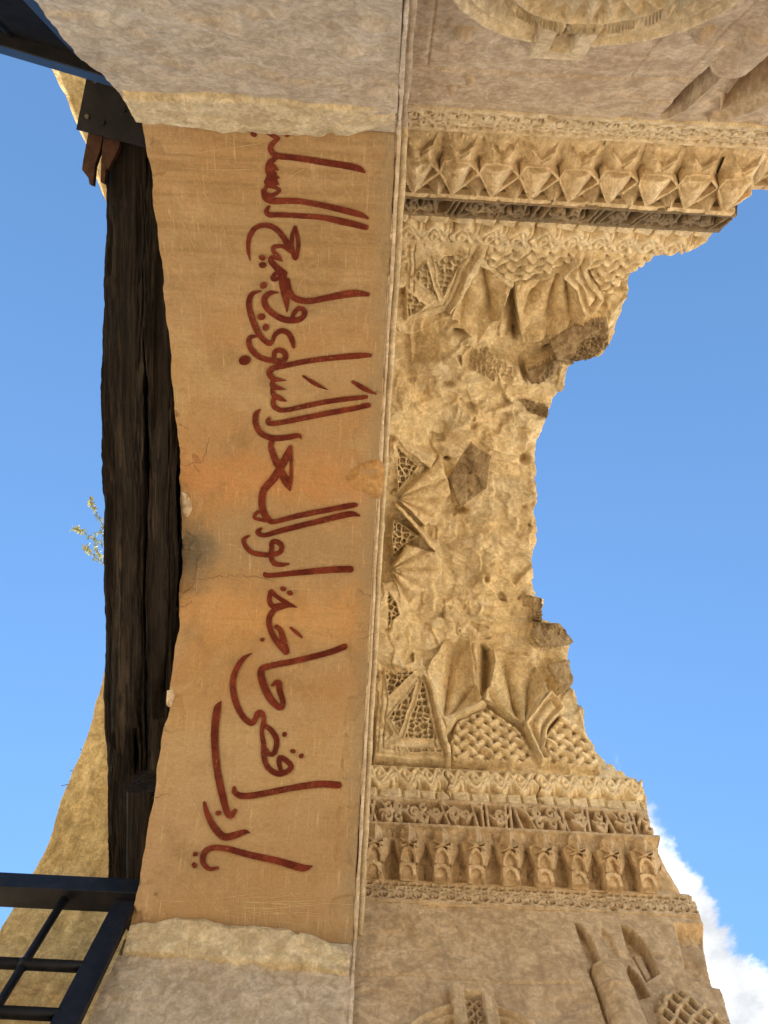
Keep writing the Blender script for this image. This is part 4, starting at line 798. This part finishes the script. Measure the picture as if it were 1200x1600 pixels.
        hp = hp+ero[bb]; mk = sst(d, 1.6, -1.2) if kd != 'stone' else sst(d+2.5*fbm(Xb, sb, 8, 3), 2.5, -2.5)*.9; hb = h[bb]; h[bb] = hb*(1-mk)+hp*mk
        lb = lab[bb]; lb[d < 0] = i; lab[bb] = lb
    LABEL['l'] = lab
    # the vault meets the rope mouldings and the arch wall without a gap
    sN = np.minimum(s, s.max()-s); h = h*sst(sN, 0, .05)
    return h
P, nf = strip(P2, n2, vault_h, 330, -.03, .035, None, False)
Q = quads(*P.shape[:2]); Vv = P.reshape(-1, 3); ncol = P.shape[1]-1; col = np.arange(len(Q)) % ncol; row = np.arange(len(Q))//ncol
lab = LABEL['l']; fl_ = np.full(len(Q), -1); fr = col < nf-1; fl_[fr] = lab[row[fr], col[fr]]
sub('broken_core', Vv, Q, fl_ < 0, M_core, VT)
own = None
for i, pc in enumerate(PIECES):
    sel = fl_ == i
    if sel.sum() > 12:
        o = sub(pc[0], Vv, Q, sel, pc[3], own if pc[0] == 'tracery_panel' and own is not None else VT)
        if pc[0] == 'framed_panel': own = o
        elif pc[0] != 'tracery_panel': own = None
# edge bead between the painted arch and the carved recess
yb = np.linspace(JN-.1, JS+.03, 300); 
def bead(x, r, zoff, mat, nm, rag):
    P = []
    zz_ = soffZ(np.clip(yb, JN, JS))+zoff; nn_ = soffN(np.clip(yb, JN, JS))
    for q in np.linspace(-.3, math.pi+.3, 8):
        rr = r*(1+rag*fbm(yb, yb*0+x*9, 7, 4)); P.append(np.stack([x+.012*fbm(yb, yb*0+2, 1.3, 5, .6)+rr*np.cos(q), yb-nn_[:, 0]*rr*np.sin(q), zz_-nn_[:, 1]*rr*np.sin(q)], -1))
    gridobj(nm, np.stack(P, 1), mat, arch)
bead(.006, .012, .02, M_lime, 'edge_bead', .6); bead(.038, .022, .12, M_carv, 'edge_moulding', .35)
for sgn, Y0, z1 in ((-1, JN, 4.85), (1, JS, 4.66)):
    z = np.linspace(2.7, z1, 160)
    for x, r, yo, mat in ((.004, .011, .0, M_lime), (.03, .018, .06, M_wallN if sgn < 0 else M_wallS)):
        P = [np.stack([x+r*math.cos(q)*(1+.5*fbm(z, z*0+x, 6, 4)), Y0+sgn*yo-sgn*r*math.sin(q)*(1+.4*fbm(z, z*0+3, 6, 4)), z], -1) for q in np.linspace(-.3, math.pi+.3, 8)]
        gridobj('edge_bead', np.stack(P, 1), mat, arch)
box('edge_backing', (-.03, -1.62, GZ), (.02, -1.47, 8.0), M_wallN, WN); box('edge_backing', (-.03, 3.74, GZ), (.02, 3.95, 8.0), M_wallS, WS)

box('added_sun_block', (-1.4, 3.95, 6.4), (2.12, 9.5, 15.0), M_back, WS)  # unseen mass added to keep direct sun off the carved recess
for y0_, y1_, pr_ in ((-15., -3.3, WN), (5.6, 15., WS)): box('facade_shade_wall', (-2.66, y0_, GZ), (-.03, y1_, 8.1), M_back, pr_)  # unseen wall runs added to shade the ground before the portal
# ------------------------------------------------------------------ back arch (yellow stone), seen past the lintel
BA = thing('stone_back_arch', 'yellow ochre stone arch standing behind the charred timber lintel', 'arch', (-2.1, 1.05, GZ))
bp_ = np.array([(-2.32, GZ), (-2.32, 3.2), (-2.31, 5.4), (-2.27, 6.35), (-1.95, 6.95), (-1.57, 7.62), (-.9, 8.05), (0, 8.4), (1.05, 8.6), (2.1, 8.3), (3.0, 7.72), (3.28, 7.40), (3.30, 7.30), (3.36, 7.22), (3.77, 6.6), (4.19, 5.86), (4.30, 5.25), (4.36, 4.2), (4.38, GZ)])
def dens(P, n):
    s = np.r_[0, np.cumsum(np.hypot(*np.diff(P, axis=0).T))]; k = np.linspace(0, s[-1], n); return np.stack([np.interp(k, s, P[:, i]) for i in (0, 1)], -1)
pb = dens(bp_, 420); tb = np.gradient(pb, axis=0); nb = np.stack([-tb[:, 1], tb[:, 0]], -1); nb /= np.linalg.norm(nb, axis=1)[:, None]
xs = np.linspace(-1.52, -2.7, 120); Pg = np.zeros((420, 120+6, 3)); sgrid = np.arange(420)[:, None]*.045
Xg = np.broadcast_to(xs[None], (420, 120)).copy(); edge = .05*fbm(sgrid[:, 0], sgrid[:, 0]*0, 2.5, 4); Xg = -1.52+(Xg+1.52)*(1+edge[:, None]/1.18)
hb = .03*fbm(Xg, sgrid+0*Xg, 2.2, 5)+.014*fbm(Xg, sgrid+0*Xg, 11, 4); sgn_ = np.sign(((pb-np.array([1.05, 4.]))*nb).sum(1)); nb *= sgn_[:, None]
Pg[:, :120] = np.stack([Xg, pb[:, 0:1]+nb[:, 0:1]*hb, pb[:, 1:2]+nb[:, 1:2]*hb], -1)
for j in range(6):
    kk = .12*(j+1)**1.3; Pg[:, 120+j, 0] = Xg[:, -1]+.01*j; Pg[:, 120+j, 1] = pb[:, 0]+nb[:, 0]*kk; Pg[:, 120+j, 2] = pb[:, 1]+nb[:, 1]*kk
gridobj('arch_reveal', Pg, M_back, BA)
out = [(y-(.12 if y < 1 else -.12), z) if z < 6 else (y+.12*(1 if y > 1.05 else -1)*.7, z+.12) for y, z in bp_]
prism('arch_body', out+[(5.6, GZ), (5.6, 9.0), (-3.3, 9.0), (-3.3, GZ)], -2.66, -1.5, M_back, BA)

# ------------------------------------------------------------------ timbers
def beam(name, label, y0, y1, xl, xr, zb, ht, seed, sag=0.):
    th_ = thing(name, label, 'beam', ((xl+xr)/2, (y0+y1)/2, zb), 'charred lintel timbers')
    n, m_ = 420, 96; y = np.linspace(y0, y1, n); a = np.linspace(0, 2*math.pi, m_); 
    cxx, wx, wz = (xl+xr)/2, (xr-xl)/2, ht/2; P = np.zeros((n, m_, 3))
    ca, sa = np.cos(a), np.sin(a); e = .32; sx = np.sign(ca)*np.abs(ca)**e; sz = np.sign(sa)*np.abs(sa)**e
    Yg = np.broadcast_to(y[:, None], (n, m_)); per = np.broadcast_to((a/(2*math.pi)*8)[None], (n, m_))
    disp = .040*fbm(Yg*.8+seed, per, 1.0, 3)+.030*(ridged(Yg*.35+seed, per, 2.2, 4)-.6)+.022*(ridged(Yg*.5+seed, per*3.2, 2.0, 4)-.6)+.010*fbm(Yg*3, per*6+seed, 3, 4)
    crk = ridged(Yg*.22+seed*2, per*1.3+.15*fbm(Yg, per, 1.2, 3), 1.4, 2); disp = disp-.07*sst(crk, .90, .98)
    wig = .03*fbm(y, y*0+seed, .9, 3)
    P[..., 0] = cxx+wig[:, None]+(wx+disp)*sx; P[..., 1] = Yg; P[..., 2] = zb+wz+.5*wig[:, None]+(wz+disp)*sz
    gridobj('timber', P, M_wood, th_)
    for e_, yv in ((0, y0), (-1, y1)): mesh('end_grain', P[e_, :-1], [tuple(range(m_-1))], M_wood, th_)
beam('lintel_beam', 'charred outer timber beam with a wavy split edge, set against the sky', -1.95, 4.45, -2.06, -1.75, 5.72, .30, 3.1)
beam('lintel_beam', 'charred inner timber beam tucked behind the painted arch edge', -1.95, 4.40, -1.735, -1.53, 5.70, .28, 8.4)
# short block propping the inner beam at the far pier
bk = thing('prop_block', 'short dark wooden block wedged under the inner lintel beam', 'block', (-1.66, 3.5, 5.3))
Pq = []
for yv in np.linspace(3.12, 4.3, 60):
    a = np.linspace(0, 2*math.pi, 33); ca, sa = np.cos(a), np.sin(a); e = .3
    Pq.append(np.stack([-1.67+(.105+.01*fbm(a*2, a*0+yv*3, 1, 3))*np.sign(ca)*np.abs(ca)**e, yv+0*a, 5.50+(.17+.008*fbm(a*3, a*0+yv*4, 1, 3))*np.sign(sa)*np.abs(sa)**e], -1))
Pq = np.array(Pq); gridobj('block', Pq, M_wood, bk); mesh('end_grain', Pq[0, :-1], [tuple(range(32))], M_wood, bk)
# split planks hanging out over the bracket
def plank(pxs, z, label, thick=.05):
    q = np.array([onZ(np.array(p, float), z) for p in pxs]); n = len(q); o = thing('split_plank', label, 'plank', tuple(q.mean(0)))
    V = list(q)+[v+np.array([0, 0, thick]) for v in q]; Fc = [tuple(range(n))[::-1], tuple(range(n, 2*n))]+[(i, (i+1) % n, (i+1) % n+n, i+n) for i in range(n)]
    mesh('board', V, Fc, M_splint, o); return o
plank([(140, 196), (163, 200), (156, 235), (148, 258), (145, 289), (140, 288), (138, 278), (128, 265), (130, 250)], 5.66, 'longer reddish split plank end jutting from under the bolted plate')
plank([(163, 200), (190, 205), (186, 230), (170, 262), (165, 264), (163, 287), (157, 284), (158, 250)], 5.655, 'shorter reddish split plank end beside the charred outer beam')

# ------------------------------------------------------------------ steel bracket plate
pl = [onZ(np.array(p, float), 5.60) for p in [(137, 112), (119, 202), (232, 232), (240, 170), (215, 120)]]
bpz = thing('bracket_plate', 'black steel plate with bolts under the charred lintel ends', 'bracket', (-1.9, -1.7, 5.6))
n = len(pl); V = [tuple(v) for v in pl]+[(v[0], v[1], v[2]+.014) for v in pl]
mesh('plate', V, [tuple(range(n))[::-1], tuple(range(n, 2*n))]+[(i, (i+1) % n, (i+1) % n+n, i+n) for i in range(n)], M_steel, bpz)
for p, mt in (((149, 127), M_bolt), ((136, 182), M_bolt), ((161, 191), M_steel), ((193, 172), M_steel)):
    c = onZ(np.array(p, float), 5.595); V = []; 
    for z_, r_ in ((.0, .017), (-.012, .015)): V += [(c[0]+r_*math.cos(a), c[1]+r_*math.sin(a), c[2]+.004+z_) for a in np.linspace(0, 2*math.pi, 6, endpoint=False)]
    mesh('bolt', V, [tuple(range(6)), tuple(range(6, 12))]+[(i, (i+1) % 6, (i+1) % 6+6, i+6) for i in range(6)], mt, bpz)

# ------------------------------------------------------------------ gates standing open behind the piers
def gate(name, label, hinge, dirv, zt, bars, side):
    o = thing(name, label, 'gate', (hinge[0], hinge[1], GZ)); d = np.array(dirv, float); d /= np.linalg.norm(d); nrm = np.array([-d[1], d[0]]); 
    def obox(nm, u0, u1, w0, w1, z0, z1, bev=.006):
        V = []
        for z_ in (z0, z1):
            for u_, w_ in ((u0, w0), (u1, w0), (u1, w1), (u0, w1)): V.append((hinge[0]+d[0]*u_+nrm[0]*w_, hinge[1]+d[1]*u_+nrm[1]*w_, z_))
        b = mesh(nm, V, [(3, 2, 1, 0), (4, 5, 6, 7), (0, 1, 5, 4), (1, 2, 6, 5), (2, 3, 7, 6), (3, 0, 4, 7)], M_steel, o); md = b.modifiers.new('bevel', 'BEVEL'); md.width = bev; md.segments = 2; return b
    obox('stile', 0, .15, -.03, .03, GZ+.05, zt-.155); obox('stile', 2.25, 2.38, -.03, .03, GZ+.05, zt-.155)
    obox('top_rail', -.02, 2.40, -.08, .08, zt-.15, zt); obox('bottom_rail', .16, 2.24, -.04, .04, GZ+.05, GZ+.2)
    if side < 0: obox('sheet_panel', .14, 2.26, -.012, .012, GZ+.2, zt-.14, .002).data.materials[0] = M_sheet
    for zr in bars:
        a = (hinge[0]+d[0]*.13, hinge[1]+d[1]*.13, zr); b = (hinge[0]+d[0]*2.27, hinge[1]+d[1]*2.27, zr); tube('cross_bar', [a, tuple((np.array(a)+b)/2), b], .034, M_steel, o, 12)
    for u_ in (.50, 1.08, 1.66):
        p = np.array([hinge[0]+d[0]*u_, hinge[1]+d[1]*u_]); tube('upright_bar', [(p[0], p[1], GZ+.18), (p[0], p[1], 1.5), (p[0], p[1], zt-.14)], .028, M_steel, o, 10)
        for zr in bars[:3]:
            tube('collar', [(p[0]+nrm[0]*.0, p[1], zr-.035), (p[0], p[1], zr), (p[0], p[1], zr+.035)], [.03, .045, .03], M_steel, o, 10)
gate('barred_gate', 'dark barred steel gate leaf standing open, crossed by round bars', (-1.50, 3.60), (-1, 0.0), 4.90, [4.16, 3.80, 3.3, 2.7, 2.0, 1.3, .6], 1)
gate('barred_gate', 'dark steel gate leaf whose top rail meets the bolted bracket plate', (-1.515, -1.56), (-1, -.22), 4.42, [1.2, .5], -1)

# ------------------------------------------------------------------ weeds on the back arch
wd = thing('flowering_weed', 'small flowering weed with pale blossoms growing out past the charred beam', 'plant', tuple(onX(np.array([171., 860.]), -2.72)))
def stem(pxs, x0, n_leaf):
    pts = np.array([onX(np.array(p, float), x0-.02*i) for i, p in enumerate(pxs)]); pts = crom(pts, 6); tube('stem', pts, np.linspace(.006, .003, len(pts)), M_leaf, wd, 6)
    V = []; Fc = []; Vb = []; Fb = []
    for q in range(n_leaf):
        u = q/n_leaf; i = min(int(u*(len(pts)-1)), len(pts)-2); p = pts[i]+(pts[i+1]-pts[i])*rng.random(); dv = rng.normal(size=3); dv /= np.linalg.norm(dv); sv = np.cross(dv, rng.normal(size=3)); sv /= np.linalg.norm(sv)
        L_ = .042*(1.2-.5*u)*(.6+.8*rng.random()); k_ = len(V); V += [p, p+dv*L_*.5+sv*L_*.2, p+dv*L_, p+dv*L_*.5-sv*L_*.2]; Fc.append((k_, k_+1, k_+2, k_+3))
    for q in range(34):
        u = 1-rng.random()**2*.28; i = min(int(u*(len(pts)-1)), len(pts)-2); p = pts[i]+rng.normal(size=3)*.011
        for w_ in range(2):
            a, b = rng.normal(size=3)*.011, rng.normal(size=3)*.011; k_ = len(Vb); Vb += [p, p+a, p+a+b, p+b]; Fb.append((k_, k_+1, k_+2, k_+3))
    mesh('leaves', V, Fc, M_leaf, wd, False, 'stuff'); mesh('blossom', Vb, Fb, M_bloom, wd, False, 'stuff')
stem([(171, 842), (160, 820), (149, 800), (140, 780)], -2.70, 60); stem([(171, 858), (155, 846), (142, 840), (128, 830), (113, 826)], -2.70, 60); stem([(171, 888), (155, 876), (142, 864), (132, 854)], -2.70, 50); stem([(170, 836), (155, 832), (146, 838), (150, 856), (158, 872)], -2.72, 40)
for pxs in ([(150, 1105), (154, 1106), (162, 1104)], [(137, 1150), (137, 1156), (143, 1166)], [(125, 1170), (130, 1174), (136, 1180)], [(110, 1204), (117, 1206), (126, 1208)], [(96, 1228), (105, 1226), (118, 1222)]):
    o = thing('dry_twig', 'tiny dry twig sticking out of the yellow back arch edge', 'twig', tuple(onX(np.array(pxs[-1], float), -2.70)), 'dry twigs on the back arch edge')
    pts = crom([onX(np.array(p, float), -2.72) for p in pxs], 4); tube('stalk', pts, np.linspace(.003, .006, len(pts)), M_twig, o, 6)
